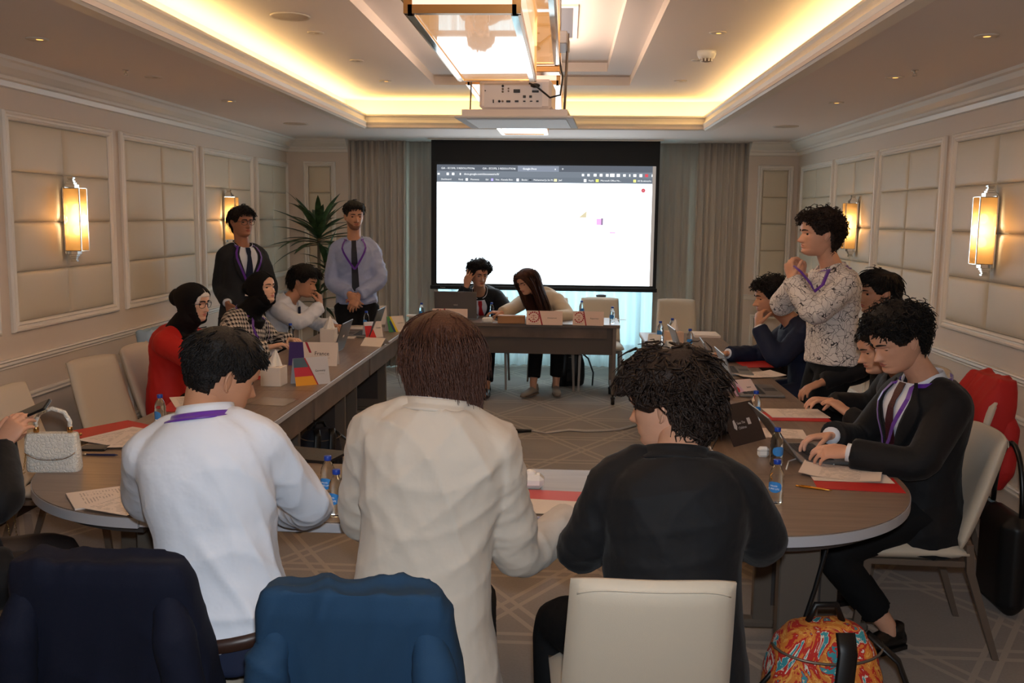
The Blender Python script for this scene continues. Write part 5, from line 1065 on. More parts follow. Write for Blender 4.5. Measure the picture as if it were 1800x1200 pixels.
# folded name cards: local x along the fold, front face towards -y
def tent(p, rz, w, h, label, back=.075, name='name_card', face=None, m=None, cat='name card'):
    t = thing(name, label, cat, p, rz, 'folded name cards'); m = m or M_paper; th = .0012
    for s, nm in ((-1, 'front_flap'), (1, 'back_flap')):
        o = MB().add([(-w/2, s*back/2, 0), (w/2, s*back/2, 0), (w/2, 0, h), (-w/2, 0, h), (-w/2, s*(back/2+th), 0), (w/2, s*(back/2+th), 0), (w/2, s*th, h), (-w/2, s*th, h)], [(0, 1, 2, 3), (7, 6, 5, 4), (0, 4, 5, 1), (3, 2, 6, 7), (0, 3, 7, 4), (1, 5, 6, 2)] if s > 0 else [(3, 2, 1, 0), (4, 5, 6, 7), (1, 5, 4, 0), (7, 6, 2, 3), (4, 7, 3, 0), (2, 6, 5, 1)]).build(nm, m, t)
        if s < 0: front = o
    def patch(poly, mm, nm='printed_area', k=1):            # poly in 0..1 of the front flap, v up
        f = [(-w/2+u*w, -(back/2+th)*(1-v)-th*v-.0004*k, v*h) for u, v in poly]; MB().add(f, [tuple(range(len(f)))]).build(nm, mm, front)
    def word(s, u, v, size, mm, al='CENTER'):
        a = math.atan2(h, back/2); text('card_text', s, size, mm, front, Matrix.Translation((-w/2+u*w, -(back/2+th)*(1-v)-th*v-.0012, v*h)) @ Matrix.Rotation(a, 4, 'X'), al, .0002)
    if face: face(patch, word)
    return t
M_ink = mat('black_ink', (24, 20, 26), .7); M_grey = mat('grey_ink', (168, 158, 156), .8); M_purp = mat('card_purple', (58, 36, 110), .6); M_rst = mat('card_red', (170, 34, 52), .6)
def f_france(patch, word):
    patch([(0, 0), (.34, 0), (.28, 1), (0, 1)], M_purp); patch([(.42, .55), (.47, .55), (.37, 1), (.32, 1)], M_rst, 'slash', 2); word('France', .68, .52, .036, M_ink); word('Delegate of the French Republic', .68, .34, .0085, M_grey); word('Committee', .68, .25, .0085, M_grey)
tent(on(552, 641), .02, .32, .15, 'white and purple name card reading France on the left table', face=f_france)
def f_germany(patch, word):
    for a, b, mm in ((.66, 1, mat('flag_slate', (70, 96, 112), .6)), (.33, .66, mat('flag_red', (200, 44, 66), .6)), (0, .33, mat('flag_gold', (232, 160, 40), .6))): patch([(0, a), (.62-.3*a, a), (.62-.3*b, b), (0, b)], mm)
    patch([(.61, 0), (.65, 0), (.35, 1), (.31, 1)], M_rst, 'slash', 2); word('Germany', .74, .5, .017, M_ink); word('Federal Republic', .76, .38, .006, M_grey)
tent(on(546, 674), .62, .21, .155, 'name card with slate, red and gold flag stripes beside the nearest tissue box', .09, face=f_germany, m=mat('card_silver', (200, 200, 206), .6))
def f_red(patch, word): patch([(0, 0), (.6, 0), (.35, 1), (0, 1)], mat('flag_scarlet', (205, 34, 34), .6)); patch([(0, .75), (.42, .75), (.36, 1), (0, 1)], M_paper, k=2); word('Canada', .78, .6, .014, M_ink)
tent(on(655, 592), .62, .15, .125, 'red and white name card at the far end of the left tables', .08, face=f_red)
def f_multi(patch, word):
    patch([(0, 0), (.45, 0), (.15, 1), (0, 1)], mat('flag_green', (60, 130, 80), .6)); patch([(.45, 0), (.58, 0), (.26, 1), (.15, 1)], mat('flag_yellow', (226, 198, 60), .6)); patch([(.3, 0), (.4, 0), (.2, .7), (.1, .7)], mat('flag_blue', (40, 60, 130), .6), k=2); word('South Africa', .77, .55, .011, M_ink)
tent(on(694, 582), .7, .16, .13, 'green, yellow and white name card nearest the head desk on the left', .08, face=f_multi)
tent(on(660, 606), -.25, .17, .055, 'collapsed blank white card lying askew on the left table', .17)
tent(on(668, 570), .45, .12, .17, 'tall plain white folded sheet below the folded hands of the bearded man', .05, name='folded_sheet', cat='paper')
def emblem(patch, word, u, v, r, ar):
    for k in range(14):
        a = math.radians(-60+k*300/13-90)+PI/2+.0; a = math.radians(120+k*300/13); cu, cv = u+r*math.cos(a+PI/2)*ar, v+r*math.sin(a+PI/2); patch([(cu-.16*r*ar, cv-.1*r), (cu+.12*r*ar, cv-.16*r), (cu+.2*r*ar, cv+.12*r), (cu-.06*r*ar, cv+.2*r)], M_rst, 'wreath_leaf', 1)
    patch([(u-.04*r*ar, v-.45*r), (u+.04*r*ar, v-.45*r), (u+.04*r*ar, v+.5*r), (u-.04*r*ar, v+.5*r)], M_rst, 'scale_post'); patch([(u-.42*r*ar, v+.3*r), (u+.42*r*ar, v+.3*r), (u+.42*r*ar, v+.38*r), (u-.42*r*ar, v+.38*r)], M_rst, 'scale_beam'); patch([(u-.3*r*ar, v-.55*r), (u+.3*r*ar, v-.55*r), (u+.2*r*ar, v-.4*r), (u-.2*r*ar, v-.4*r)], M_rst, 'scale_base')
    for s in (-1, 1): patch([(u+s*.4*r*ar-.2*r*ar, v+.0*r), (u+s*.4*r*ar, v-.16*r), (u+s*.4*r*ar+.2*r*ar, v+.0*r)], M_rst, 'scale_pan')
def f_emb(words):
    def fn(patch, word):
        emblem(patch, word, .2, .55, .34, .42); patch([(.42, 0), (.46, 0), (.36, 1), (.32, 1)], M_rst, 'slash', 2); word(words, .71, .5, .017, M_ink); patch([(.06, .1), (.34, .1), (.34, .13), (.06, .13)], M_grey, 'line')
    return fn
M_cardw = mat('card_blush', (232, 206, 196), .7)
tent(on(791, 566), 0, .325, .125, 'emblem name card in front of the desk laptop', .08, face=f_emb('Vice President'), m=M_cardw); tent(on(957, 570), 0, .33, .125, 'emblem name card in front of the long-haired woman', .09, face=f_emb('Chairperson'), m=M_cardw); tent(on(1034, 571), -.1, .28, .125, 'emblem name card nearest the right end of the head desk', .09, face=f_emb('Rapporteur'), m=M_cardw)
def f_dark(patch, word):
    wh = mat('dark_card_white', (206, 200, 198), .6); patch([(.2, .42), (.26, .36), (.3, .46), (.27, .62), (.22, .6)], wh, 'logo_mark'); word('Save The', .44, .52, .017, wh); word('Children', .44, .40, .017, wh); patch([(.64, .44), (.74, .44), (.74, .6), (.64, .6)], wh, 'logo_mark')
tent(on(1290, 772), .8, .25, .165, 'dark brown name card with a white logo on the right table', .17, face=f_dark, m=mat('card_dark', (56, 44, 42), .6))
def f_japan(patch, word): patch([(0, 0), (.5, 0), (.3, 1), (0, 1)], mat('flag_pink', (226, 180, 196), .6)); patch([(.1+.09+.1*math.cos(a), .42+.2*math.sin(a)) for a in [2*PI*k/16 for k in range(16)]], mat('flag_disc', (200, 36, 50), .6), k=2); word('Japan', .72, .5, .015, M_ink)
tent(on(1298, 690), .55, .17, .075, 'slumped name card with a red disc on pink beside an open laptop', .16, face=f_japan, m=M_cardw)
tent(on(1150, 618), -.5, .1, .13, 'bent white card leaning at the far end of the right tables', .06, m=mat('card_white', (236, 234, 228), .6)); tent(on(1180, 615), .5, .1, .075, 'small bent white card next to the glass bowl', .08, m=mat('card_white', (236, 234, 228), .6))

# papers given by their corners on the photographed table top
def printed():
    m = mat('printed_page', (226, 212, 202), .8); b = m.node_tree.nodes['Principled BSDF']; N = NB(m); x, y, z = N.pos('Object'); l = N.math('GREATER_THAN', N.math('FRACT', N.math('MULTIPLY', y, 95)), .62)
    n_ = N.math('GREATER_THAN', N.noise(30, 2), .47); inx = N.math('MULTIPLY', N.math('LESS_THAN', N.math('ABSOLUTE', x), .075), N.math('LESS_THAN', N.math('ABSOLUTE', y), .115))
    N.L.new(N.mix(N.math('MULTIPLY', N.math('MULTIPLY', l, n_), N.math('MULTIPLY', inx, .45)), rgb((226, 212, 202)), rgb((90, 80, 80))), b.inputs['Base Color']); return m
M_page = printed()
def sheet(px, py, rz, w, h, label, name='paper_sheet', m=None, z=.0005, th=.0012, curl=0, cat='paper', pile=0):
    p = on(px, py); t = MB()
    def fn(u, v): return ((u-.5)*w, (v-.5)*h, th+curl*max(0, abs(2*u-1)-.3)**2)
    if th > .002 and not curl: t.box(-w/2, w/2, -h/2, h/2, 0, th, bev=.0008)
    else: t.grid(fn, 8, 6); t.grid(lambda u, v: (fn(u, v)[0], fn(u, v)[1], fn(u, v)[2]-.001), 8, 6, flip=True)
    o = t.build(name, m or M_page, None, (p.x, p.y, TZ+z), (0, 0, rz)); return tag(o, label, cat)
A4w, A4h = .21, .297
sheet(196, 757, -.55, .26, .34, 'red folder under the papers behind the white handbag', 'folder', M_red, .0005, .003, cat='folder'); sheet(215, 768, -.42, A4w, A4h, 'stack of printed pages on the red folder beside the handbag', z=.004, th=.003); sheet(245, 775, .1, A4w, A4h, 'printed page half covered by the white shirt', z=.0075)
sheet(205, 872, -.95, A4w, A4h, 'thick pile of printed pages at the front left table edge', z=.0005, th=.006); sheet(232, 884, -.35, A4w, .26, 'loose page on top of the pile at the front left edge', z=.007)
sheet(335, 713, .2, .24, .3, 'red folder beside the dark-haired head of the white shirted man', 'folder', M_red, .0005, .003, cat='folder'); sheet(340, 706, .5, A4w, A4h, 'printed page on the red folder beyond the white shirted man', z=.004); sheet(480, 706, -.1, A4w, .2, 'translucent plastic sleeve lying on the left table', m=mat('plastic_sleeve', (150, 136, 124), .2), z=.0005)
sheet(430, 660, .1, .24, .3, 'red folder before the woman in red', 'folder', M_red, .0005, .003, cat='folder'); sheet(440, 655, .3, A4w, A4h, 'printed page before the woman in red', z=.004)
sheet(625, 575, .1, A4w, A4h, 'pages before the young man leaning on his hand', z=.0005, th=.012); sheet(605, 592, 0, A4w, .2, 'cream pages beside the second tissue box', z=.0005, th=.008)
sheet(968, 876, -.06, .26, .19, 'red printed card on the cross table between the blazers', m=mat('card_red_fade', (206, 90, 92), .6), z=.0005); sheet(975, 893, -.1, .3, .16, 'white sheet on the red card between the blazers', m=M_paper, z=.003); sheet(945, 918, -.06, .22, .12, 'blue-edged card by the sleeve of the beige blazer', m=mat('card_blue_fade', (150, 160, 200), .6), z=.0005)
sheet(1400, 733, .0, .3, .2, 'red folder under pages before the leaning man in black', 'folder', M_red, .0005, .003, cat='folder'); sheet(1398, 728, .05, .29, A4w, 'open printed booklet above the suited hands', z=.004, th=.004); sheet(1375, 762, -.1, A4w, .2, 'loose page beside the suited man', z=.0005)
sheet(1505, 850, -.1, .31, .2, 'red folder at the rounded right table edge', 'folder', M_red, .0005, .003, cat='folder'); sheet(1490, 836, -.05, A4h, A4w, 'page inside the red folder at the right edge', m=M_paper, z=.004); sheet(1478, 833, -.35, A4h, A4w, 'curled printed page on the red folder at the right edge', z=.006, curl=.02)
sheet(1330, 640, .1, .24, .3, 'red folder beside the sleeve of the man in navy', 'folder', M_red, .0005, .003, cat='folder'); sheet(1330, 660, .3, .3, A4w, 'curling printed pages behind the open laptop', z=.004, th=.003, curl=.02); sheet(1240, 590, .0, A4w, .28, 'papers and a box of cards by the far right laptop', m=M_paper, z=.0005, th=.02); sheet(1288, 630, .2, A4w, .25, 'page below the forearm of the man in navy', z=.0005)
sheet(546, 802, -.25, .25, .18, 'black leather folder with small printed marks on the cross table', 'folder', mat('black_leatherette', (24, 22, 24), .4, bump=.2, bscale=200), .0005, .012, cat='folder'); sheet(495, 900, .2, .13, .09, 'small dark textured pouch beside the white shirted elbow', 'pouch', mat('dark_pouch', (50, 40, 34), .6, bump=.5, bscale=90), .0005, .02, cat='pouch')
sheet(728, 556, 0, .14, .09, 'small pile of white cards at the left end of the desk', m=M_paper, z=.0005, th=.015); sheet(1092, 562, 0, .1, .07, 'white slip at the right end of the desk', m=M_paper, z=.0005)
bx = thing('wooden_box', 'low tan box between the name cards on the head desk', 'box', on(899, 568)); MB().box(-.125, .125, -.04, .04, 0, .07, bev=.004).build('carton', mat('tan_box', (176, 128, 88), .6), bx); MB().box(-.127, .127, -.042, .042, .062, .074, bev=.003).build('lid', mat('tan_lid', (190, 142, 100), .6), bx)
bx = thing('charger', 'small white charger brick beside the tan box', 'charger', on(857, 567)); smooth_fix(MB().box(-.05, .05, -.03, .03, 0, .05, bev=.012).build('brick', M_white, bx)); MB().tube([(.05, 0, .02), (.12, .03, .006), (.2, .02, .004)], .004, 6).build('cable', M_white, bx)
tb = thing('tumbler', 'brown travel tumbler standing behind the rightmost name card', 'cup', on(1056, 545)); MB().lathe([(.001, 0), (.04, 0), (.05, .13), (.052, .15)], n=18).build('cup', mat('tumbler_brown', (52, 36, 30), .3), tb); MB().lathe([(.054, .148), (.054, .162), (.03, .168), (.001, .168)], n=18).build('lid', M_black, tb)
cu = thing('tissue_pack', 'small white rounded tub on the cross table between the blazers', 'tub', on(937, 856)); smooth_fix(MB().box(-.04, .04, -.035, .035, 0, .05, bev=.016).build('tub', M_white, cu)); MB().sphere((-.01, 0, .05), .022, .02, .018, 10, 6).build('tissue', mat('tissue', (238, 234, 228), .9), cu)
e = thing('earbud_case', 'tiny white wireless earbud case beside the bottles on the right', 'earbud case', on(1341, 803)); smooth_fix(MB().box(-.024, .024, -.011, .011, 0, .045, bev=.01).build('case', M_white, e)); MB().box(-.0245, .0245, -.0115, .0115, .028, .0288).build('seam', M_print, e)
pe = thing('ballpoint_pen', 'gold ballpoint pen lying at the rounded right table edge', 'pen', on(1432, 860), -.42); pe.location.z += .005; MB().tube([(-.055, 0, 0), (.03, 0, 0), (.05, 0, 0), (.062, 0, 0)], [.0045, .0045, .003, .001], 10).build('barrel', mat('gold_pen', (214, 150, 60), .25, .8), pe); MB().tube([(-.068, 0, 0), (-.055, 0, 0)], .0035, 8).box(-.05, -.015, -.001, .001, .0045, .0062).build('clip', mat('gold_pen', (214, 150, 60), .25, .8), pe)
pe = thing('ballpoint_pen', 'dark blue pen lying beside the phone and handbag', 'pen', on(178, 801), .05); pe.location.z += .005; MB().tube([(-.07, 0, 0), (.055, 0, 0), (.068, 0, 0)], [.0045, .0045, .001], 10).build('barrel', mat('blue_pen', (36, 40, 80), .3), pe); MB().tube([(-.075, 0, 0), (-.06, 0, 0)], .005, 8).build('cap', M_chrome, pe)
ph = thing('smartphone', 'black smartphone lying beside the white handbag', 'phone', on(158, 789), .1); smooth_fix(MB().box(-.037, .075, -.038, .038, 0, .009, bev=.004).build('case', M_black, ph)); MB().box(-.034, .072, -.035, .035, .009, .0095).build('screen', mat('phone_screen', (20, 24, 34), .08), ph)
c = MB().tube([on(1382, 826)+V3(0, 0, .004), on(1386, 812)+V3(0, 0, .004), on(1410, 804)+V3(0, 0, .004), on(1440, 808)+V3(0, 0, .004), on(1466, 818)+V3(0, 0, .004)], .003, 6).tube([on(1412, 800)+V3(0, 0, .006), on(1412, 815)+V3(0, 0, .006), on(1420, 822)+V3(0, 0, .006)], .003, 6); c = c.build('charging_cable', M_white); tag(c, 'white charging cable looping across the right table', 'cable')
mo = thing('computer_mouse', 'black mouse under the hand of the man in navy', 'mouse', (1.08, 6.62, TZ)); MB().sphere((0, 0, .008), .05, .03, .022, 14, 8).build('shell', M_black, mo); MB().lathe([(.006, -.003), (.006, .003)], (-.03, 0, .028), 10, axis='y').build('wheel', M_print, mo)
bo = thing('glass_bowl', 'small clear glass bowl among the bent cards', 'bowl', on(1163, 625)); MB().lathe([(.02, 0), (.04, .004), (.062, .035), (.066, .06), (.063, .06), (.058, .036), (.036, .009), (.001, .008)], n=22).build('bowl', M_pet, bo)
for i in range(3): MB().sphere((.02*math.cos(i*2.1), .02*math.sin(i*2.1), .024), .016, .012, .01, 10, 6).build('sweet', mat('foil', (200, 200, 205), .25, .6), bo)

# laptops: local screen hinge along x at y=0, keyboard towards -y, screen leaning towards +y
M_alu = mat('aluminium', (150, 148, 146), .35, .7); M_keys = mat('laptop_keys', (40, 40, 44), .5); M_lid = mat('laptop_lid_dark', (86, 84, 84), .4, .5)
def laptop(p, rz, w, d, ang, label, lid=M_alu, screen=None):
    t = thing('laptop', label, 'laptop', p, rz, 'open laptops'); MB().box(-w/2, w/2, -d, 0, .002, .016, bev=.003).build('base', M_alu, t)
    kb = MB().box(-w*.44, w*.44, -d*.6, -d*.1, .016, .0165).build('keyboard_deck', M_lid, t); ks = MB()
    for i in range(13):
        for j in range(5): ks.box(-w*.43+i*w*.0665, -w*.43+i*w*.0665+w*.056, -d*.58+j*d*.095, -d*.58+j*d*.095+d*.08, .0165, .0182)
    tag(ks.build('keys', M_keys, kb), kind='stuff'); MB().box(-w*.14, w*.14, -d*.94, -d*.66, .016, .0163).build('touchpad', M_lid, t)
    R_ = Matrix.Translation((0, 0, .014)) @ Matrix.Rotation(math.radians(90-ang), 4, 'X')
    s = MB().box(-w/2, w/2, 0, .007, 0, d*.97, bev=.002); s.xf(R_); s = s.build('screen_lid', lid, t)
    g = MB().box(-w*.48, w*.48, -.0006, -.0001, d*.06, d*.93); g.xf(R_); g.build('display', screen or emit('laptop_glow', (150, 160, 175), .5), s)
    l = MB().box(-.022, .022, .0071, .0074, d*.45, d*.52); l.xf(R_); l.build('lid_mark', mat('lid_mark', (190, 190, 192), .2, .8), s); return t
p = on(803, 560); laptop((p.x, 9.02, TZ), PI, .40, .27, 100, 'large grey laptop on the head desk, its lid towards the camera', mat('laptop_grey_lid', (112, 108, 106), .45, .4))
laptop((.955, 4.0, TZ), -HP+PI+.06, .33, .235, 128, 'laptop under the hands of the man in the black suit'); laptop((.975, 5.48, TZ), HP, .35, .25, 112, 'silver laptop with bare keyboard before the leaning man'); laptop((.98, 6.2, TZ), HP-.05, .32, .22, 116, 'laptop seen edge-on behind the silver laptop'); laptop((.82, 6.68, TZ), HP+.05, .34, .24, 110, 'open laptop of the man in navy')
laptop((-1.62, 6.72, TZ), -HP, .33, .23, 108, 'dark laptop before the woman in the checked jacket', M_lid); laptop((-1.57, 7.72, TZ), -HP, .33, .23, 108, 'dark laptop before the young man leaning on his hand', M_lid)

# white crocodile-print handbag with chain
hb = thing('handbag', 'white crocodile-print handbag with arched handle and chain at the table edge', 'handbag', on(97, 826), .12)
mw = mat('croc_leather', (240, 238, 230), .2, coat=.5); nt = mw.node_tree; vo = nt.nodes.new('ShaderNodeTexVoronoi'); vo.inputs['Scale'].default_value = 75; vo.feature = 'DISTANCE_TO_EDGE'; tc = nt.nodes.new('ShaderNodeTexCoord'); bp = nt.nodes.new('ShaderNodeBump'); bp.inputs['Strength'].default_value = .5; bp.inputs['Distance'].default_value = .006; rp = nt.nodes.new('ShaderNodeValToRGB'); rp.color_ramp.elements[1].position = .18
nt.links.new(tc.outputs['Object'], vo.inputs['Vector']); nt.links.new(vo.outputs['Distance'], rp.inputs[0]); nt.links.new(rp.outputs[0], bp.inputs['Height']); nt.links.new(bp.outputs[0], nt.nodes['Principled BSDF'].inputs['Normal'])
mb = MB(); rings = []
for z, w, d in ((0, .095, .034), (.01, .099, .038), (.08, .096, .034), (.135, .092, .026), (.147, .089, .02)): rings.append([(w*math.copysign(abs(math.cos(a))**.3, math.cos(a)), d*math.copysign(abs(math.sin(a))**.5, math.sin(a)), z) for a in [2*PI*j/28 for j in range(28)]])
mb.loft(rings); smooth_fix(mb.build('body', mw, hb), 50)
def flap(u, v): x = (2*u-1)*.093; zb = .05+.028*abs(2*u-1)**3; z = zb+(.15-zb)*v; return (x, -(.0405-.012*max(0, v-.2))-.002*math.sin(PI*u), z)
o = MB().grid(flap, 16, 8).build('flap', mw, hb); q = o.modifiers.new('t', 'SOLIDIFY'); q.thickness = .003; o2 = MB().tube([flap(k/16, 0) for k in range(17)], .0012, 5).build('stitched_edge', M_brass, o)
MB().tube([(-.062, 0, .148), (-.064, 0, .19), (-.045, 0, .225), (0, 0, .24), (.045, 0, .225), (.064, 0, .19), (.062, 0, .148)], .0085, 10).build('handle', mw, hb)
for s in (-1, 1): MB().lathe([(.0095, .148), (.0105, .15), (.0105, .168), (.0095, .17)], (s*.0625, 0, 0), 12).build('handle_ring', M_brass, hb)
MB().lathe([(.005, 0), (.007, .004), (.004, .01)], (.096, 0, .14), 10, axis='x').build('side_stud', M_brass, hb)
ch = MB(); base = hb.matrix_basis.inverted() if False else None
cp = [(-.1, 0, .1), (-.103, -.03, .012), (-.112, -.12, .004), (-.118, -.16, -.05), (-.112, -.165, -.15), (-.102, -.165, -.26), (-.088, -.165, -.27), (-.082, -.165, -.2), (-.09, -.165, -.08), (-.09, -.15, .004), (-.09, -.04, .006)]
P_ = [Vector(cp[i]).lerp(Vector(cp[i+1]), k/9) for i in range(len(cp)-1) for k in range(9)]
for i, q in enumerate(P_):
    d = (P_[min(i+1, len(P_)-1)]-P_[max(i-1, 0)]).normalized(); a = d.orthogonal().normalized(); b = d.cross(a); a, b = (a, b) if i % 2 else (b, a); ch.tube([q+d*(.005*math.cos(t))+a*(.0028*math.sin(t)) for t in [2*PI*k/8 for k in range(8)]], .0011, 4, closed=True)
tag(ch.build('chain', mat('gold_chain', (206, 180, 120), .2, 1), hb), kind='stuff')

# ================================================================ garments over chairs, bags, plant, cables
def draped(px, py, rz, name, label, m, w=(.215, .228, .25, .27), zs=(.925, .88, .62, .2), d=(.05, .068, .08, .09), sleeves=True, seed=1, lean=.17, sl=.42):
    t = thing(name, label, 'jacket', (px, py, 0), rz); b = MB(); rings = []; rnd = random.Random(seed)
    for i in range(13):
        z = zs[0]+(zs[-1]-zs[0])*i/12; ww = np.interp(-z, [-a for a in zs], w); dd = np.interp(-z, [-a for a in zs], d); yc = -.26-(z-.62)*.28
        rings.append([(ww*math.copysign(abs(math.cos(a))**.3, math.cos(a)), yc+dd*math.copysign(abs(math.sin(a))**.7, math.sin(a)), z-.02*abs(math.cos(a))**4*(1 if i == 0 else 0)) for a in [2*PI*j/30 for j in range(30)]])
    b.loft(rings)
    me = remesh(b, .011, 4); folds(me, .013, 16, seed, (1, .1, 0)); me.materials.append(m); link('jacket_body', me, t)
    if sleeves:
        for s in (-1, 1):
            b = MB().tube([(s*(w[1]-.06), -.35, zs[1]-.03), (s*(w[1]-.035), -.375, zs[1]-.14), (s*(w[2]-.03), -.36, zs[1]-.34), (s*(w[3]-.03), -.33, zs[1]-sl)], [.03, .052, .05, .046], 14); me = remesh(b, .012, 4); folds(me, .006, 22, seed+s, (.3, .2, 1)); me.materials.append(m); o = link('sleeve', me, t); MB().lathe([(.006, -.002), (.006, .002)], (s*(w[3]-.0), -.37, zs[1]-sl+.05), 8, axis='y').build('button', M_black, o)
    return t
M_nvj = mat('navy_wool', (13, 17, 36), .85, bump=.12, bscale=400, spec=.3); M_blj = mat('steel_blue_wool', (30, 60, 88), .85, bump=.12, bscale=400, spec=.3); M_rdj = mat('red_cotton', (176, 22, 18), .75, bump=.1, bscale=300)
draped(-1.11, 2.5, .0, 'draped_jacket', 'dark navy jacket hung over a chair in the front left corner', M_nvj, seed=5); draped(-.46, 2.36, .0, 'draped_jacket', 'steel blue jacket hung over a chair at the bottom edge', M_blj, w=(.205, .222, .25, .275), seed=8, zs=(.93, .88, .62, .2), d=(.052, .07, .08, .09), sl=.5)
draped(1.74, 4.78, HP, 'draped_jacket', 'red jacket hung over a chair behind the suited man', M_rdj, w=(.19, .215, .235, .2), zs=(1.0, .9, .6, .2), d=(.05, .09, .11, .1), seed=12)
draped(-2.44, 6.3, -HP, 'draped_jacket', 'light blue garment hung over a chair behind the woman in red', mat('pale_blue_cotton', (150, 176, 196), .8, bump=.1, bscale=300), w=(.16, .18, .2, .2), zs=(.96, .88, .7, .5), seed=14, sleeves=False)
chair(-2.44, 6.3, -HP, 'beige chair under the light blue garment')

def backpack(loc, rz, s, m, label, strap=M_black, extra=True):
    t = thing('backpack', label, 'backpack', loc, rz); b = MB(); rings = []
    for z, w, d in ((0, .13, .08), (.02, .16, .1), (.12, .17, .115), (.25, .165, .11), (.34, .14, .09), (.39, .1, .06), (.405, .04, .03)): rings.append([(w*math.copysign(abs(math.cos(a))**.6, math.cos(a)), d*math.copysign(abs(math.sin(a))**.6, math.sin(a)), z) for a in [2*PI*j/28 for j in range(28)]])
    b.loft(rings); b.xf(Matrix.Scale(s, 4)); me = remesh(b, .012, 4); folds(me, .005, 20, 3); me.materials.append(m); o = link('body', me, t)
    b = MB().box(-.11, .11, -.145, -.09, .04, .2, bev=.03); b.xf(Matrix.Scale(s, 4)); me = remesh(b, .01, 4); folds(me, .003, 25, 4); me.materials.append(m); link('front_pocket', me, t)
    for x in ((.02,) if extra else (-.06, .06)):
        MB().tube([(x*s, -.1*s, .41*s), (x*s, -.125*s, .36*s), ((x-.02)*s, -.15*s, .2*s), ((x-.03)*s, -.16*s, .02*s)], .028*s, 8, flat=.25).build('strap', strap, t)
    MB().tube([(.12*s, -.02*s, .37*s), (.2*s, -.05*s, .3*s), (.25*s, -.09*s, .15*s), (.24*s, -.1*s, .01*s)], .024*s, 8, flat=.35).build('shoulder_strap', strap, t)
    MB().tube([(-.05*s, 0, .4*s), (-.03*s, 0, .45*s), (.03*s, 0, .45*s), (.05*s, 0, .4*s)], .01*s, 8).build('grab_handle', strap, t)
    MB().tube([(.16*s*math.cos(a), -.02*s-.1*s*math.sin(a), (.345-.02*math.sin(a))*s) for a in [PI*k/14 for k in range(15)]], .004*s, 5).build('zip', M_brown, t); return t
mc = mat('splash_print', (214, 120, 50), .8); nt = mc.node_tree; N = NB(mc); N.pos(); nz = nt.nodes.new('ShaderNodeTexNoise'); nz.inputs['Scale'].default_value = 9; nz.inputs['Detail'].default_value = 5; nz.inputs['Roughness'].default_value = .62; nz.inputs['Distortion'].default_value = 1.4; mp = nt.nodes.new('ShaderNodeMapping'); mp.inputs['Scale'].default_value = (1, 1, .7); mp.inputs['Rotation'].default_value = (.3, .6, .2); N.L.new(N.vec, mp.inputs[0]); N.L.new(mp.outputs[0], nz.inputs['Vector'])
rp = nt.nodes.new('ShaderNodeValToRGB'); rp.color_ramp.interpolation = 'CONSTANT'; els = rp.color_ramp.elements
for i, (pos, col) in enumerate(((0, (60, 150, 160)), (.41, (232, 220, 200)), (.43, (196, 40, 30)), (.49, (222, 130, 50)), (.55, (236, 170, 80)), (.58, (200, 44, 32)), (.62, (60, 150, 160)), (.67, (232, 215, 190)))):
    e_ = els[i] if i < 2 else els.new(pos); e_.position = pos; e_.color = rgb(col)
N.L.new(nz.outputs[0], rp.inputs[0]); N.L.new(rp.outputs[0], nt.nodes['Principled BSDF'].inputs['Base Color'])
backpack((.86, 3.02, 0), .1, 1.12, mc, 'backpack in splashed orange, red and teal print with black straps on the floor'); backpack((.05, 9.85, 0), .2, .95, mat('black_nylon', (20, 20, 22), .7, bump=.1, bscale=300), 'black backpack on the floor under the head desk', extra=False); backpack((-1.6, 6.1, 0), .6, .85, mat('navy_nylon', (22, 26, 38), .7, bump=.1, bscale=300), 'dark backpack on the floor beneath the left tables', extra=False)
t = thing('handbag', 'glossy black bag hanging behind the cream chair at the right', 'handbag', (2.0, 4.3, 0)); b = MB().box(-.07, .07, -.16, .16, .0, .46, bev=.05); me = remesh(b, .012, 4); me.materials.append(M_black); link('body', me, t); MB().tube([(0, .14*math.cos(a), .46+.3*math.sin(a)) for a in [PI*k/14 for k in range(15)]], .012, 8).build('handle', M_shoe, t)

# dracaena in the far left corner
pc = A(560, 400, 9.75); pt = thing('potted_dracaena', 'tall potted dracaena with long dark strap leaves in the far left corner', 'plant', (pc.x, 9.75, 0))
MB().lathe([(.001, 0), (.15, 0), (.19, .36), (.2, .38), (.185, .38), (.17, .33), (.001, .33)], n=28).build('pot', mat('pot_grey', (60, 56, 52), .5), pt); MB().lathe([(.001, .34), (.175, .335)], n=20, cap=False).build('soil', mat('soil', (40, 30, 24), .95, bump=.6, bscale=60), pt)
M_leaf = mat('dracaena_leaf', (52, 74, 44), .42, var=.35, vscale=12); M_cane = mat('dracaena_cane', (110, 98, 80), .8, bump=.4, bscale=60, var=.2)
heads = [((.0, 0, pc.z-.02), 40, .54, (0, 0)), ((.07, .03, 1.25), 14, .4, (.03, .02)), ((-.02, -.05, .95), 12, .36, (-.05, -.03))]
for (hx_, hy_, hz_), n_, L_, (bx_, by_) in heads: MB().tube([(bx_, by_, .33), (bx_+(hx_-bx_)*.4, by_, .33+(hz_-.33)*.5), (hx_, hy_, hz_)], [.02, .018, .016], 8).build('cane', M_cane, pt)
rnd = random.Random(5)
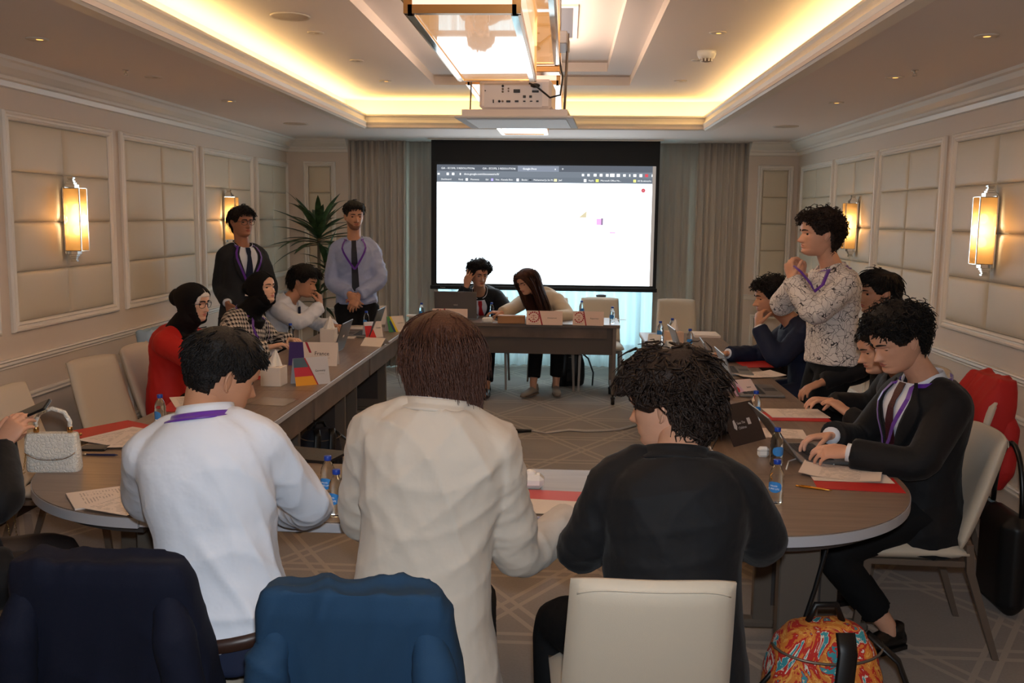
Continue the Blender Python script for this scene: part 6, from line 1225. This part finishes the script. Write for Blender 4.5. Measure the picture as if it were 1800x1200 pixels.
for (hx_, hy_, hz_), n_, L_, _ in heads:
    for k in range(n_):
        az = k*2.399+rnd.uniform(-.2, .2); el = math.radians(80-85*(k/n_)+rnd.uniform(-8, 8)); L = L_*rnd.uniform(.75, 1.12); droop = rnd.uniform(.3, .95); wd = .025*rnd.uniform(.85, 1.2); cx, cy, cz = hx_, hy_, hz_-.16*k/n_
        rings = []
        for j in range(8):
            u = j/7; e_ = el-droop*u*u*1.3; r = L*u; x = math.cos(az)*r*math.cos(el-droop*u*.5); y = math.sin(az)*r*math.cos(el-droop*u*.5); z = L*(u*math.sin(el)-droop*.5*u*u); w = wd*(.6+1.6*u*(1-u)*1.6)*(1-u**6)+.001; s = Vector((-math.sin(az), math.cos(az), 0)); c_ = Vector((cx+x, cy+y, cz+z)); rings.append([c_-s*w, c_-V3(0, 0, w*.3), c_+s*w])
        mb = MB(); o_ = 0
        for r_ in rings: mb.v.extend([tuple(q) for q in r_])
        for j in range(7):
            for i in range(2): mb.f.append((j*3+i, j*3+i+1, j*3+i+4, j*3+i+3)); mb.m.append(0); mb.sm.append(True)
        mb.build('leaf', M_leaf, pt)
# floor cables
pts = [G(px, py, .008) for px, py in ((935, 757), (960, 761), (1000, 756), (1030, 758), (1065, 757), (1090, 755), (1118, 748))]
c = MB().tube(pts, .007, 6).tube([p+V3(0, .04, 0) for p in pts[1:]], .005, 6).build('floor_cable', mat('cable_grey', (196, 188, 180), .5)); tag(c, 'pale cables running across the carpet inside the table ring', 'cable')
c = MB().tube([G(906, 757, .02), G(934, 757, .02)], [.018, .012], 8).build('cable_plug', M_black); tag(c, 'black plug end of the floor cable', 'plug')
a = G(1322, 1118, .0); c = MB().tube([(.93, 3.28, .7), (.9, 3.2, .62), (.86, 3.16, .5), (.8, 3.05, .43), (.7, 2.98, .3), (.62, 2.95, .22)], .008, 8).build('power_cable', M_black); tag(c, 'black power cable dropping from the right corner table past the printed backpack', 'cable')
c = MB().tube([(-1.33, 7.9, .6), (-1.3, 7.88, .4), (-1.32, 7.8, .15), (-1.45, 7.7, .02), (-1.7, 7.6, .012)], .006, 6).build('power_cable', M_black); tag(c, 'thin black cable hanging from the far end of the left tables', 'cable')
